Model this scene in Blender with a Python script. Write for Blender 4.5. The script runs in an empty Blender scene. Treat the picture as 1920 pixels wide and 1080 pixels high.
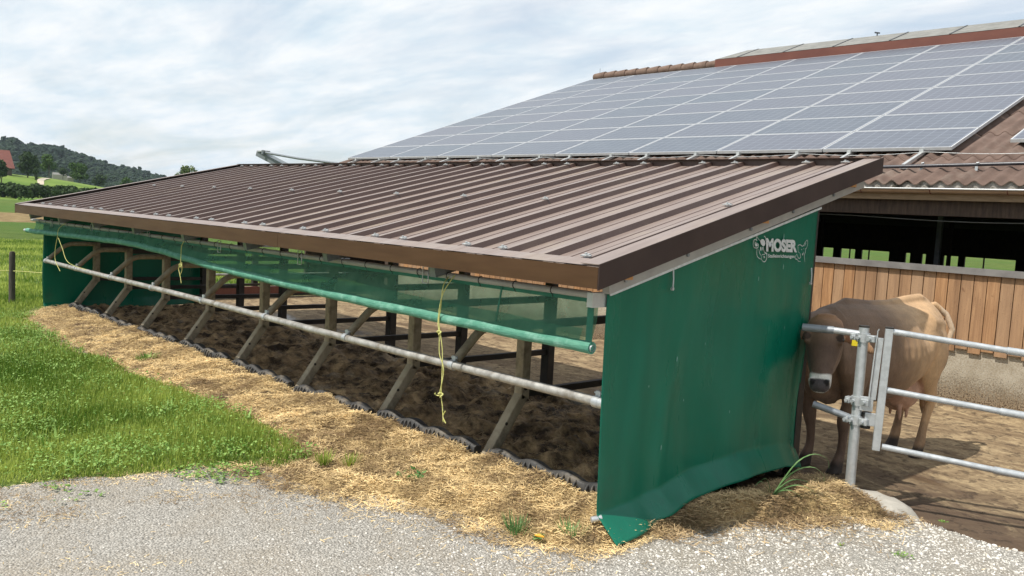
import bpy, math, random
import numpy as np
from mathutils import Vector, Matrix
random.seed(7)
rng = np.random.default_rng(11)
S = bpy.context.scene
R = math.radians

# ------------------------------------------------------------------ camera
cam_data = bpy.data.cameras.new("camera")
cam = bpy.data.objects.new("camera", cam_data)
S.collection.objects.link(cam)
S.camera = cam
F_PX, YAW, PITCH, ROLL = 1570.589, 45.4895, 5.0048, 3.1307
CAM = Vector((3.9756, -3.9821, 1.6804))
cam_data.sensor_width = 36.0
cam_data.lens = F_PX / 1920 * 36.0
cam_data.clip_start = 0.05
cam_data.clip_end = 8000
ya, pa, ra = R(YAW), R(PITCH), R(ROLL)
fw = Vector((-math.sin(ya) * math.cos(pa), math.cos(ya) * math.cos(pa), -math.sin(pa)))
rt = Vector((math.cos(ya), math.sin(ya), 0))
up = rt.cross(fw)
rt2 = rt * math.cos(ra) + up * math.sin(ra)
up2 = -rt * math.sin(ra) + up * math.cos(ra)
M = Matrix((rt2, up2, -fw)).transposed().to_4x4()
M.translation = CAM
cam.matrix_world = M

# ------------------------------------------------------------------ light and sky
SUN_DIR = Vector((-0.16, -0.58, 1.0)).normalized()      # towards the sun
sun_el = math.asin(SUN_DIR.z)
sun_rot = math.atan2(SUN_DIR.x, SUN_DIR.y)
sd = bpy.data.lights.new("sun", 'SUN')
sd.energy = 5.0
sd.angle = R(0.6)
sd.color = (1.0, 0.95, 0.87)
so = bpy.data.objects.new("sun", sd)
S.collection.objects.link(so)
so.rotation_euler = SUN_DIR.to_track_quat('Z', 'Y').to_euler()

W = bpy.data.worlds.new("World")
S.world = W
W.use_nodes = True
nt = W.node_tree
nt.nodes.clear()
def wn(t, **k):
    n = nt.nodes.new(t)
    for a, b in k.items(): setattr(n, a, b)
    return n
wo = wn('ShaderNodeOutputWorld')
sky = wn('ShaderNodeTexSky', sky_type='NISHITA', sun_disc=False, sun_elevation=sun_el, sun_rotation=sun_rot)
sky.air_density = 1.0; sky.dust_density = 1.5; sky.ozone_density = 1.0
bgs = wn('ShaderNodeBackground'); bgs.inputs[1].default_value = 0.145
nt.links.new(sky.outputs[0], bgs.inputs[0])
tc = wn('ShaderNodeTexCoord')
sep = wn('ShaderNodeSeparateXYZ'); nt.links.new(tc.outputs['Generated'], sep.inputs[0])
za = wn('ShaderNodeMath', operation='MAXIMUM'); za.inputs[1].default_value = 0.0
nt.links.new(sep.outputs[2], za.inputs[0])
zb = wn('ShaderNodeMath', operation='ADD'); zb.inputs[1].default_value = 0.16
nt.links.new(za.outputs[0], zb.inputs[0])
dx = wn('ShaderNodeMath', operation='DIVIDE'); dy = wn('ShaderNodeMath', operation='DIVIDE')
nt.links.new(sep.outputs[0], dx.inputs[0]); nt.links.new(zb.outputs[0], dx.inputs[1])
nt.links.new(sep.outputs[1], dy.inputs[0]); nt.links.new(zb.outputs[0], dy.inputs[1])
cmb = wn('ShaderNodeCombineXYZ'); nt.links.new(dx.outputs[0], cmb.inputs[0]); nt.links.new(dy.outputs[0], cmb.inputs[1])
mp = wn('ShaderNodeMapping'); mp.inputs['Rotation'].default_value = (0, 0, R(-38)); mp.inputs['Scale'].default_value = (0.75, 1.5, 1)
nt.links.new(cmb.outputs[0], mp.inputs[0])
n1 = wn('ShaderNodeTexNoise'); n1.inputs['Scale'].default_value = 1.1; n1.inputs['Detail'].default_value = 9; n1.inputs['Roughness'].default_value = 0.58; n1.inputs['Distortion'].default_value = 0.6
n2 = wn('ShaderNodeTexNoise'); n2.inputs['Scale'].default_value = 3.1; n2.inputs['Detail'].default_value = 6; n2.inputs['Roughness'].default_value = 0.6
nt.links.new(mp.outputs[0], n1.inputs['Vector']); nt.links.new(mp.outputs[0], n2.inputs['Vector'])
r1 = wn('ShaderNodeMapRange'); r1.inputs[1].default_value = 0.36; r1.inputs[2].default_value = 0.55; r1.inputs[3].default_value = 0.58; r1.inputs[4].default_value = 1.0
nt.links.new(n1.outputs[0], r1.inputs[0])
cr = wn('ShaderNodeValToRGB')
cr.color_ramp.elements[0].position = 0.28; cr.color_ramp.elements[0].color = (0.63, 0.745, 0.83, 1)
cr.color_ramp.elements[1].position = 0.62; cr.color_ramp.elements[1].color = (0.87, 0.90, 0.92, 1)
nt.links.new(n2.outputs[0], cr.inputs[0])
bgc = wn('ShaderNodeBackground'); bgc.inputs[1].default_value = 1.12
nt.links.new(cr.outputs[0], bgc.inputs[0])
mx = wn('ShaderNodeMixShader')
nt.links.new(r1.outputs[0], mx.inputs[0]); nt.links.new(bgs.outputs[0], mx.inputs[1]); nt.links.new(bgc.outputs[0], mx.inputs[2])
nt.links.new(mx.outputs[0], wo.inputs[0])

S.view_settings.view_transform = 'Standard'
S.view_settings.look = 'None'
S.view_settings.exposure = 0.0
S.view_settings.gamma = 1.0
S.view_settings.use_curve_mapping = False
S.cycles.max_bounces = 8
S.cycles.transparent_max_bounces = 24

# ------------------------------------------------------------------ object helpers
def link(o):
    S.collection.objects.link(o); return o

def origin_of(p):
    v = Vector((0, 0, 0))
    while p is not None:
        v += p.location; p = p.parent
    return v

def tag(o, label=None, cat=None, group=None, kind=None):
    if label: o['label'] = label
    if cat: o['category'] = cat
    if group: o['group'] = group
    if kind: o['kind'] = kind
    return o

def thing(name, loc, label, cat, group=None):
    o = bpy.data.objects.new(name, None); link(o); o.location = loc
    o.empty_display_size = 0.2
    return tag(o, label, cat, group)

class MB:
    def __init__(s): s.v = []; s.f = []; s.sm = []
    def add(s, vs, fs, smooth=False):
        b = len(s.v); s.v += [tuple(x) for x in vs]
        for f in fs: s.f.append(tuple(b + i for i in f)); s.sm.append(smooth)
        return s
    def box(s, a, b):
        x0, y0, z0 = a; x1, y1, z1 = b
        s.add([(x0,y0,z0),(x1,y0,z0),(x1,y1,z0),(x0,y1,z0),(x0,y0,z1),(x1,y0,z1),(x1,y1,z1),(x0,y1,z1)],
              [(0,3,2,1),(4,5,6,7),(0,1,5,4),(1,2,6,5),(2,3,7,6),(3,0,4,7)])
        return s
    def bar(s, p, q, w, h, up=(0,0,1)):
        p = Vector(p); q = Vector(q); d = (q - p).normalized(); u = Vector(up)
        r = d.cross(u).normalized(); u = r.cross(d).normalized()
        r = r * w / 2; u = u * h / 2
        vs = [p-r-u, p+r-u, p+r+u, p-r+u, q-r-u, q+r-u, q+r+u, q-r+u]
        s.add(vs, [(0,1,2,3),(7,6,5,4),(0,4,5,1),(1,5,6,2),(2,6,7,3),(3,7,4,0)]); return s
    def tube(s, pts, r, seg=12, caps=True, rs=None, hollow=False):
        pts = [Vector(p) for p in pts]; n = len(pts)
        prev = None; rings = []
        for i, p in enumerate(pts):
            d = (pts[min(i+1, n-1)] - pts[max(i-1, 0)]).normalized()
            if prev is None:
                a = Vector((0,0,1)) if abs(d.z) < 0.9 else Vector((1,0,0))
                u = d.cross(a).normalized()
            else:
                u = (prev - d * prev.dot(d)).normalized()
            prev = u; w = d.cross(u)
            rr = rs[i] if rs else r
            rings.append([p + (u*math.cos(2*math.pi*k/seg) + w*math.sin(2*math.pi*k/seg))*rr for k in range(seg)])
        vs = [v for rg in rings for v in rg]
        fs = []
        for i in range(n-1):
            for k in range(seg):
                a = i*seg+k; b = i*seg+(k+1) % seg
                fs.append((a, a+seg, b+seg, b))
        s.add(vs, fs, True)
        if caps:
            s.add(rings[0], [tuple(range(seg))]); s.add(rings[-1], [tuple(reversed(range(seg)))])
        return s
    def build(s, name, m, parent=None, at=None, bevel=0.0):
        o0 = origin_of(parent) if parent is not None else Vector(at or (0,0,0))
        me = bpy.data.meshes.new(name)
        me.from_pydata([(v[0]-o0.x, v[1]-o0.y, v[2]-o0.z) for v in s.v], [], s.f)
        me.polygons.foreach_set('use_smooth', s.sm)
        me.materials.append(m); me.update()
        o = bpy.data.objects.new(name, me); link(o)
        if parent is not None: o.parent = parent
        else: o.location = o0
        if bevel:
            b = o.modifiers.new('bevel', 'BEVEL'); b.width = bevel; b.segments = 2; b.limit_method = 'ANGLE'
        return o

def npmesh(name, V, Fc, m, parent=None, smooth=False, attr=None):
    me = bpy.data.meshes.new(name)
    nv, nf, k = len(V), len(Fc), Fc.shape[1]
    o0 = origin_of(parent) if parent is not None else Vector((0,0,0))
    V = V - np.array(o0)
    me.vertices.add(nv); me.vertices.foreach_set('co', V.astype(np.float32).ravel())
    me.loops.add(nf*k); me.loops.foreach_set('vertex_index', Fc.astype(np.int32).ravel())
    me.polygons.add(nf); me.polygons.foreach_set('loop_start', np.arange(0, nf*k, k, dtype=np.int32))
    me.polygons.foreach_set('use_smooth', np.full(nf, smooth))
    if attr:
        for an, arr in attr.items():
            a = me.attributes.new(an, 'FLOAT', 'POINT'); a.data.foreach_set('value', arr.astype(np.float32))
    me.update(calc_edges=True); me.validate()
    me.materials.append(m)
    o = bpy.data.objects.new(name, me); link(o)
    if parent is not None: o.parent = parent
    return o

def copy_tree(o, parent=None):
    c = o.copy(); link(c)
    if parent is not None: c.parent = parent
    for ch in list(o.children): copy_tree(ch, c)
    return c

# ------------------------------------------------------------------ noise in numpy
def vnoise(x, y, seed=0):
    xi = np.floor(x).astype(np.int64); yi = np.floor(y).astype(np.int64)
    xf = x-xi; yf = y-yi
    def h(a, b):
        n = (a*374761393 + b*668265263 + seed*144269) & 0xffffffff
        n = ((n ^ (n >> 13))*1274126177) & 0xffffffff
        return ((n ^ (n >> 16)) & 0xffff)/65535.0
    u = xf*xf*(3-2*xf); v = yf*yf*(3-2*yf)
    return (h(xi,yi)*(1-u)+h(xi+1,yi)*u)*(1-v)+(h(xi,yi+1)*(1-u)+h(xi+1,yi+1)*u)*v
def fbm(x, y, sc, oct=4, seed=0):
    t = 0; a = 0.5; s = 0
    for i in range(oct):
        t = t + a*vnoise(x*sc, y*sc, seed+i*17); s += a; a *= 0.5; sc *= 2.03
    return t/s
def poly_sd(px, py, poly):           # signed distance, >0 inside
    d = np.full(px.shape, 1e9); ins = np.zeros(px.shape, bool)
    n = len(poly)
    for i in range(n):
        ax, ay = poly[i]; bx, by = poly[(i+1) % n]
        ex, ey = bx-ax, by-ay
        wx, wy = px-ax, py-ay
        t = np.clip((wx*ex+wy*ey)/(ex*ex+ey*ey), 0, 1)
        d = np.minimum(d, np.hypot(wx-ex*t, wy-ey*t))
        c = ((ay > py) != (by > py)) & (px < (bx-ax)*(py-ay)/((by-ay) if by != ay else 1e-9)+ax)
        ins ^= c
    return np.where(ins, d, -d)
def sstep(a, b, x):
    t = np.clip((x-a)/(b-a), 0, 1); return t*t*(3-2*t)

# ------------------------------------------------------------------ materials
def mat(name, c1, c2=None, rough=0.6, metal=0.0, scale=8, bump=0.0, bscale=60, detail=6, spec=0.5,
        stretch=(1,1,1), lo=0.35, hi=0.65, c3=None, s3=2.5, f3=(0.5, 0.7), attr=None, trans=0.0, coat=0.0, rvar=0.0):
    m = bpy.data.materials.new(name); m.use_nodes = True
    t = m.node_tree; N = t.nodes; L = t.links
    b = N['Principled BSDF']
    b.inputs['Roughness'].default_value = rough; b.inputs['Metallic'].default_value = metal
    b.inputs['Specular IOR Level'].default_value = spec
    b.inputs['Coat Weight'].default_value = coat; b.inputs['Coat Roughness'].default_value = .25
    co = N.new('ShaderNodeTexCoord'); mpn = N.new('ShaderNodeMapping'); mpn.inputs['Scale'].default_value = stretch
    L.new(co.outputs['Object'], mpn.inputs[0])
    col = None
    if c2 is None: b.inputs['Base Color'].default_value = (*c1, 1)
    else:
        ramp = N.new('ShaderNodeMapRange'); ramp.inputs[1].default_value = lo; ramp.inputs[2].default_value = hi
        if attr:
            a = N.new('ShaderNodeAttribute'); a.attribute_name = attr
            ramp.inputs[1].default_value = 0; ramp.inputs[2].default_value = 1
            L.new(a.outputs['Fac'], ramp.inputs[0])
        else:
            nz = N.new('ShaderNodeTexNoise'); nz.inputs['Scale'].default_value = scale; nz.inputs['Detail'].default_value = detail
            nz.inputs['Roughness'].default_value = 0.6
            L.new(mpn.outputs[0], nz.inputs['Vector']); L.new(nz.outputs[0], ramp.inputs[0])
        mixc = N.new('ShaderNodeMix'); mixc.data_type = 'RGBA'
        mixc.inputs[6].default_value = (*c1, 1); mixc.inputs[7].default_value = (*c2, 1)
        L.new(ramp.outputs[0], mixc.inputs[0]); col = mixc.outputs[2]
        if c3:
            nz = N.new('ShaderNodeTexNoise'); nz.inputs['Scale'].default_value = s3; nz.inputs['Detail'].default_value = 7
            nz.inputs['Roughness'].default_value = 0.65
            L.new(co.outputs['Object'], nz.inputs['Vector'])
            r2 = N.new('ShaderNodeMapRange'); r2.inputs[1].default_value = f3[0]; r2.inputs[2].default_value = f3[1]
            L.new(nz.outputs[0], r2.inputs[0])
            mc = N.new('ShaderNodeMix'); mc.data_type = 'RGBA'; mc.inputs[7].default_value = (*c3, 1)
            L.new(r2.outputs[0], mc.inputs[0]); L.new(col, mc.inputs[6]); col = mc.outputs[2]
        L.new(col, b.inputs['Base Color'])
    if rvar:
        nz = N.new('ShaderNodeTexNoise'); nz.inputs['Scale'].default_value = scale*0.7; nz.inputs['Detail'].default_value = 5
        L.new(mpn.outputs[0], nz.inputs['Vector'])
        r2 = N.new('ShaderNodeMapRange'); r2.inputs[1].default_value = .35; r2.inputs[2].default_value = .65
        r2.inputs[3].default_value = max(0.02, rough-rvar); r2.inputs[4].default_value = min(1, rough+rvar)
        L.new(nz.outputs[0], r2.inputs[0]); L.new(r2.outputs[0], b.inputs['Roughness'])
    if bump:
        nb = N.new('ShaderNodeTexNoise'); nb.inputs['Scale'].default_value = bscale; nb.inputs['Detail'].default_value = 5
        L.new(mpn.outputs[0], nb.inputs['Vector'])
        bp = N.new('ShaderNodeBump'); bp.inputs['Strength'].default_value = 1.0; bp.inputs['Distance'].default_value = bump
        L.new(nb.outputs[0], bp.inputs['Height']); L.new(bp.outputs[0], b.inputs['Normal'])
    if trans:
        tr = N.new('ShaderNodeBsdfTranslucent'); ms = N.new('ShaderNodeMixShader'); ms.inputs[0].default_value = trans
        if col is not None: L.new(col, tr.inputs[0])
        else: tr.inputs[0].default_value = (*c1, 1)
        L.new(b.outputs[0], ms.inputs[1]); L.new(tr.outputs[0], ms.inputs[2])
        L.new(ms.outputs[0], N['Material Output'].inputs[0])
    return m

M_ = {}
M_['roof'] = mat('brown_sheet', (.080,.050,.043), (.100,.064,.055), rough=.42, scale=3, stretch=(4,.6,1), rvar=.06, spec=.35, c3=(.13,.095,.075), s3=1.6, f3=(.55,.85))  # rib flanks: dark copy with their shade put into the colour
M_['roof_lit_dust'] = mat('lit_dusty_brown_sheet', (.200,.150,.130), (.255,.200,.172), rough=.42, scale=4, stretch=(5,.5,1), rvar=.08, spec=.5, c3=(.31,.255,.195), s3=1.4, f3=(.52,.80))  # pans, tops and folds: sunlit tone put into the colour, along with dust
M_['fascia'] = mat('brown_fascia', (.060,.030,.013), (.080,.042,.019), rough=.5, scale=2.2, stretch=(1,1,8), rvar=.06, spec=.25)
M_['fascia_side'] = mat('brown_fascia_side', (.040,.025,.022), (.055,.035,.03), rough=.5, scale=3, rvar=.06, spec=.25)  # darker fascia brown, the shade of the end side put into the colour
M_['galv'] = mat('galvanised', (.45,.47,.48), (.55,.57,.58), rough=.42, metal=.55, scale=30, bump=.0006, bscale=40, rvar=.1)
M_['galv_dark'] = mat('galvanised_dull', (.20,.22,.24), (.28,.30,.32), rough=.5, metal=.5, scale=14, bump=.0004)
M_['whitepipe'] = mat('weathered_pipe', (.26,.25,.23), (.46,.45,.42), rough=.5, metal=.3, scale=16, bump=.001, bscale=70, c3=(.17,.14,.10), s3=9, f3=(.52,.72))
M_['alu'] = mat('aluminium', (.45,.46,.46), (.58,.59,.58), rough=.4, metal=.5, scale=10)
M_['frame'] = mat('panel_frame', (.48,.49,.50), (.56,.57,.58), rough=.5, metal=.1, scale=10)
M_['pale_strip'] = mat('pale_profile', (.33,.31,.29), (.42,.40,.37), rough=.5, scale=5, bump=.0004)
M_['leg'] = mat('dirty_timber', (.20,.165,.11), (.38,.33,.24), rough=.75, scale=7, bump=.003, bscale=45, stretch=(1,1,.5), c3=(.07,.045,.025), s3=5, f3=(.5,.72))
M_['black'] = mat('black_steel', (.012,.010,.009), (.035,.027,.02), rough=.6, scale=9, bump=.001)
M_['rubber'] = mat('rubber', (.022,.022,.022), (.060,.057,.053), rough=.62, scale=14, bump=.002, bscale=50, c3=(.17,.14,.10), s3=7, f3=(.55,.75))
M_['tarp'] = mat('green_tarp', (.001,.145,.086), (.003,.175,.105), rough=.33, scale=2.5, stretch=(1,2.2,.5), bump=.0030, bscale=5, rvar=.10, spec=.45, trans=.22, c3=(.016,.115,.072), s3=3, f3=(.6,.8))
M_['ropey'] = mat('yellow_rope', (.50,.50,.14), (.66,.64,.26), rough=.7, scale=60)
M_['scuff'] = mat('pale_scuff', (.12,.30,.24), (.20,.38,.32), rough=.7, scale=90)
M_['white'] = mat('print_white', (.50,.52,.51), (.66,.67,.66), rough=.5, scale=30)
M_['wood_orange'] = mat('fresh_timber', (.50,.22,.07), (.62,.31,.11), rough=.6, scale=12, stretch=(1,6,6))
M_['straw_bed'] = mat('straw_ground', (.22,.145,.062), (.46,.33,.15), rough=.9, scale=28, bump=.03, bscale=48, c3=(.13,.085,.045), s3=3.2, f3=(.46,.66))
M_['straw'] = mat('straw_strand', (.20,.125,.055), (.88,.66,.33), rough=.7, attr='rnd')
M_['straw_dull'] = mat('old_straw_strand', (.16,.10,.045), (.60,.43,.23), rough=.8, attr='rnd')
M_['muck'] = mat('trodden_muck', (.050,.030,.015), (.56,.39,.21), rough=.8, scale=5, lo=.40, hi=.62, detail=10, bump=.05, bscale=14, c3=(.42,.35,.26), s3=2.2, f3=(.56,.74), rvar=.12)
M_['grass'] = mat('grass_blade', (.085,.180,.012), (.52,.60,.13), rough=.55, attr='rnd', trans=.35, spec=.35)
M_['leafy'] = mat('clover_leaf', (.08,.20,.02), (.32,.48,.12), rough=.55, attr='rnd', trans=.25, spec=.35)
M_['soil'] = mat('lawn_soil', (.06,.10,.016), (.13,.17,.03), rough=.95, scale=12, bump=.03, bscale=40)
M_['stone'] = mat('gravel_stone', (.33,.305,.27), (.80,.765,.70), rough=.8, attr='rnd', spec=.3)
M_['concrete'] = mat('concrete', (.30,.28,.24), (.42,.39,.34), rough=.85, scale=8, bump=.004, bscale=50)
M_['bark'] = mat('bark', (.07,.055,.04), (.13,.11,.085), rough=.9, scale=9, bump=.02, bscale=20)
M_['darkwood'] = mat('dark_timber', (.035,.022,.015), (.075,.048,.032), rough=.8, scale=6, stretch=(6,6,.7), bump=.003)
M_['post'] = mat('fence_post_wood', (.05,.045,.038), (.11,.095,.08), rough=.9, scale=9, stretch=(5,5,.6), bump=.005)
M_['cap'] = mat('grey_cap', (.16,.15,.145), (.22,.21,.20), rough=.5, scale=6)
M_['gutter'] = mat('gutter_metal', (.30,.22,.16), (.36,.27,.20), rough=.35, metal=.5, scale=4)
M_['fibre'] = mat('fibre_cement', (.34,.32,.29), (.46,.44,.40), rough=.9, scale=7, bump=.006, c3=(.06,.055,.04), s3=7, f3=(.47,.60))
M_['corr'] = mat('corrugated_roof', (.095,.060,.046), (.155,.102,.080), rough=.85, scale=5, stretch=(1,.35,1), bump=.003, bscale=60, c3=(.20,.16,.13), s3=1.8, f3=(.5,.75))
M_['redboard'] = mat('rust_red_board', (.125,.038,.026), (.165,.055,.036), rough=.6, scale=2.5, stretch=(.5,4,1))
M_['hood'] = mat('weathered_hood_sheet', (.16,.158,.145), (.235,.232,.215), rough=.8, scale=4, bump=.002)
M_['tile'] = mat('ridge_tile', (.12,.075,.055), (.18,.12,.09), rough=.85, scale=5, bump=.004)
M_['conduit'] = mat('dark_conduit', (.025,.025,.032), (.045,.045,.055), rough=.35, scale=8)
M_['red'] = mat('yellow_flower', (.75,.36,.03), None, rough=.6)

def nodes(name):
    m = bpy.data.materials.new(name); m.use_nodes = True
    return m, m.node_tree.nodes, m.node_tree.links, m.node_tree.nodes['Principled BSDF']
def mth(N, L, op, a, b=None, c=None):
    n = N.new('ShaderNodeMath'); n.operation = op
    for i, x in enumerate((a, b, c)):
        if x is None: continue
        if isinstance(x, (int, float)): n.inputs[i].default_value = x
        else: L.new(x, n.inputs[i])
    return n.outputs[0]
def mixc(N, L, f, a, b):
    n = N.new('ShaderNodeMix'); n.data_type = 'RGBA'
    for i, x in ((0, f), (6, a), (7, b)):
        if isinstance(x, (int, float)): n.inputs[i].default_value = x
        elif isinstance(x, tuple): n.inputs[i].default_value = (*x, 1)
        else: L.new(x, n.inputs[i])
    return n.outputs[2]
def noise(N, L, vec, scale, detail=5, rough=.55, dist=0.0):
    n = N.new('ShaderNodeTexNoise'); n.inputs['Scale'].default_value = scale; n.inputs['Detail'].default_value = detail
    n.inputs['Roughness'].default_value = rough; n.inputs['Distortion'].default_value = dist
    L.new(vec, n.inputs['Vector']); return n.outputs[0]
def rng_(N, L, v, a, b, c=0.0, d=1.0):
    n = N.new('ShaderNodeMapRange'); 
    for i, x in enumerate((a, b, c, d)): n.inputs[i+1].default_value = x
    L.new(v, n.inputs[0]); return n.outputs[0]
def bumpn(N, L, h, dist, bsdf):
    b = N.new('ShaderNodeBump'); b.inputs['Distance'].default_value = dist; b.inputs['Strength'].default_value = 1
    L.new(h, b.inputs['Height']); L.new(b.outputs[0], bsdf.inputs['Normal'])

# gravel sheet: cells of small stones
m, N, L, B = nodes('gravel'); M_['gravel'] = m
co = N.new('ShaderNodeTexCoord').outputs['Object']
vo = N.new('ShaderNodeTexVoronoi'); vo.inputs['Scale'].default_value = 75; L.new(co, vo.inputs['Vector'])
wh = N.new('ShaderNodeTexWhiteNoise'); L.new(vo.outputs['Position'], wh.inputs['Vector'])
c = mixc(N, L, wh.outputs['Value'], (.27,.255,.225), (.54,.515,.465))
edge = rng_(N, L, vo.outputs['Distance'], .25, .62)
c = mixc(N, L, mth(N, L, 'MULTIPLY', edge, .5), c, (.17,.15,.125))
big = rng_(N, L, noise(N, L, co, 2.0, 6), .45, .65)
c = mixc(N, L, mth(N, L, 'MULTIPLY', big, .30), c, (.30,.24,.16))
L.new(c, B.inputs['Base Color']); B.inputs['Roughness'].default_value = .85
bumpn(N, L, mth(N, L, 'SUBTRACT', 1.0, vo.outputs['Distance']), .012, B)

# yard floor: brown trodden concrete with wet patches and scraped streaks
m, N, L, B = nodes('yard_dirt'); M_['yard'] = m
co = N.new('ShaderNodeTexCoord').outputs['Object']
mpn = N.new('ShaderNodeMapping'); mpn.inputs['Scale'].default_value = (1, 1.7, 1); mpn.inputs['Rotation'].default_value = (0,0,R(12)); L.new(co, mpn.inputs[0])
st = noise(N, L, mpn.outputs[0], 2.6, 10, .75, .9)
fine = noise(N, L, co, 24, 8, .7)
c = mixc(N, L, rng_(N, L, st, .42, .60), (.180,.122,.066), (.42,.315,.180))
c = mixc(N, L, rng_(N, L, fine, .40, .60), mixc(N, L, 0.5, c, (.14,.092,.048)), c)
lumps = rng_(N, L, noise(N, L, co, 9, 6, .6), .56, .66)
c = mixc(N, L, mth(N, L, 'MULTIPLY', lumps, .55), c, (.11,.068,.04))
wet = rng_(N, L, noise(N, L, mpn.outputs[0], .55, 5, .6, .3), .56, .64)
c = mixc(N, L, mth(N, L, 'MULTIPLY', wet, .75), c, (.06,.038,.026))
spy = N.new('ShaderNodeSeparateXYZ'); L.new(co, spy.inputs[0])
damp = mth(N, L, 'MULTIPLY', rng_(N, L, mth(N, L, 'ADD', spy.outputs[1], mth(N, L, 'MULTIPLY', st, 2.2)), 4.3, 3.3), rng_(N, L, spy.outputs[0], -.2, 1.0))
c = mixc(N, L, mth(N, L, 'MULTIPLY', damp, .85), c, (.075,.046,.028))
L.new(c, B.inputs['Base Color'])
L.new(rng_(N, L, wet, 0, 1, .85, .30), B.inputs['Roughness'])
h = mth(N, L, 'MULTIPLY', mth(N, L, 'ADD', mth(N, L, 'MULTIPLY', fine, .5), mth(N, L, 'ADD', lumps, st)), mth(N, L, 'SUBTRACT', 1.0, mth(N, L, 'MULTIPLY', wet, .8)))
bumpn(N, L, h, .02, B)

# far fields
m, N, L, B = nodes('field'); M_['field'] = m
co = N.new('ShaderNodeTexCoord').outputs['Object']
sp = N.new('ShaderNodeSeparateXYZ'); L.new(co, sp.inputs[0])
c = mixc(N, L, rng_(N, L, noise(N, L, co, .9, 8, .7), .38, .62), (.070,.115,.020), (.140,.190,.042))
c = mixc(N, L, rng_(N, L, noise(N, L, co, .045, 4), .45, .6), c, (.085,.150,.028))
c2 = mixc(N, L, rng_(N, L, noise(N, L, co, 1.5, 8, .7), .4, .6), (.20,.135,.065), (.33,.25,.12))
xx = mth(N, L, 'ADD', sp.outputs[0], mth(N, L, 'MULTIPLY', noise(N, L, co, .25, 3), 3.0))
band = mth(N, L, 'MULTIPLY', mth(N, L, 'LESS_THAN', xx, -48.5), mth(N, L, 'GREATER_THAN', xx, -69))
c = mixc(N, L, band, c, c2)
L.new(c, B.inputs['Base Color']); B.inputs['Roughness'].default_value = .95; B.inputs['Specular IOR Level'].default_value = .15
bumpn(N, L, noise(N, L, co, 14, 6, .7), .12, B)

m, N, L, B = nodes('hill_meadow'); M_['meadow'] = m
co = N.new('ShaderNodeTexCoord').outputs['Object']
c = mixc(N, L, rng_(N, L, noise(N, L, co, .05, 8, .7), .38, .62), (.10,.165,.03), (.17,.235,.05))
L.new(c, B.inputs['Base Color']); B.inputs['Roughness'].default_value = 1; B.inputs['Specular IOR Level'].default_value = .1

# foliage
def foliage(name, a, b):
    m = mat(name, a, b, rough=.7, attr='rnd', trans=.25, spec=.2); return m
M_['fol_dark'] = foliage('leaves_dark', (.020,.042,.016), (.065,.105,.032))
M_['fol_mid'] = foliage('leaves_mid', (.028,.070,.014), (.095,.16,.03))
M_['fol_forest'] = foliage('leaves_forest', (.010,.027,.013), (.030,.058,.024))
M_['fol_olive'] = foliage('leaves_olive', (.06,.095,.03), (.17,.21,.07))
M_['weed'] = mat('weed_leaf', (.06,.20,.05), (.20,.36,.12), rough=.5, attr='rnd', trans=.3)

# solar glass: dark blue cells with pale contact lines
m, N, L, B = nodes('solar_glass'); M_['solar'] = m
co = N.new('ShaderNodeTexCoord').outputs['Object']
sp = N.new('ShaderNodeSeparateXYZ'); L.new(co, sp.inputs[0])
def lines(v, pitch, off, w):
    f = mth(N, L, 'FRACT', mth(N, L, 'DIVIDE', mth(N, L, 'ADD', v, off), pitch))
    d = mth(N, L, 'ABSOLUTE', mth(N, L, 'SUBTRACT', f, .5))
    return mth(N, L, 'GREATER_THAN', d, .5-w)
g = mth(N, L, 'MAXIMUM', lines(sp.outputs[0], .1585, .8, .022), lines(sp.outputs[1], .158, .475, .022))
bus = mth(N, L, 'MULTIPLY', lines(sp.outputs[1], .0527, .475-.026, .035), .35)
oi = N.new('ShaderNodeObjectInfo')
nz = noise(N, L, co, 3.0, 3)
base = mixc(N, L, rng_(N, L, nz, .3, .7), (.050,.064,.088), (.076,.090,.112))
base = mixc(N, L, mth(N, L, 'MULTIPLY', oi.outputs['Random'], .8), base, (.085,.086,.112))
base = mixc(N, L, bus, base, (.30,.33,.38))
c = mixc(N, L, g, base, (.24,.27,.33))
L.new(c, B.inputs['Base Color']); B.inputs['Roughness'].default_value = .36; B.inputs['Specular IOR Level'].default_value = 1.0

# barn planks
m, N, L, B = nodes('wall_planks'); M_['planks'] = m
co = N.new('ShaderNodeTexCoord').outputs['Object']
oi = N.new('ShaderNodeObjectInfo')
sp = N.new('ShaderNodeSeparateXYZ'); L.new(co, sp.inputs[0])
WOFF = 9.85-2.5
cell = mth(N, L, 'FLOOR', mth(N, L, 'DIVIDE', mth(N, L, 'ADD', sp.outputs[0], WOFF), .132))
wn_ = N.new('ShaderNodeTexWhiteNoise'); wn_.noise_dimensions = '1D'; L.new(cell, wn_.inputs['W'])
mpn = N.new('ShaderNodeMapping'); mpn.inputs['Scale'].default_value = (22, 22, 1.3); L.new(co, mpn.inputs[0])
addv = N.new('ShaderNodeVectorMath'); addv.operation = 'ADD'; L.new(mpn.outputs[0], addv.inputs[0]); L.new(wn_.outputs['Color'], addv.inputs[1])
gr = noise(N, L, addv.outputs[0], 1.6, 7, .65, .8)
c = mixc(N, L, rng_(N, L, gr, .35, .65), (.25,.115,.042), (.47,.255,.115))
c = mixc(N, L, mth(N, L, 'MULTIPLY', wn_.outputs['Value'], .65), c, (.34,.235,.15))
c = mixc(N, L, mth(N, L, 'MULTIPLY', rng_(N, L, noise(N, L, mpn.outputs[0], .25, 5, .6), .48, .62), .5), c, (.16,.085,.042))
kn = rng_(N, L, noise(N, L, co, 9, 3, .5), .68, .74)
c = mixc(N, L, mth(N, L, 'MULTIPLY', kn, .7), c, (.14,.06,.025))
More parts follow.
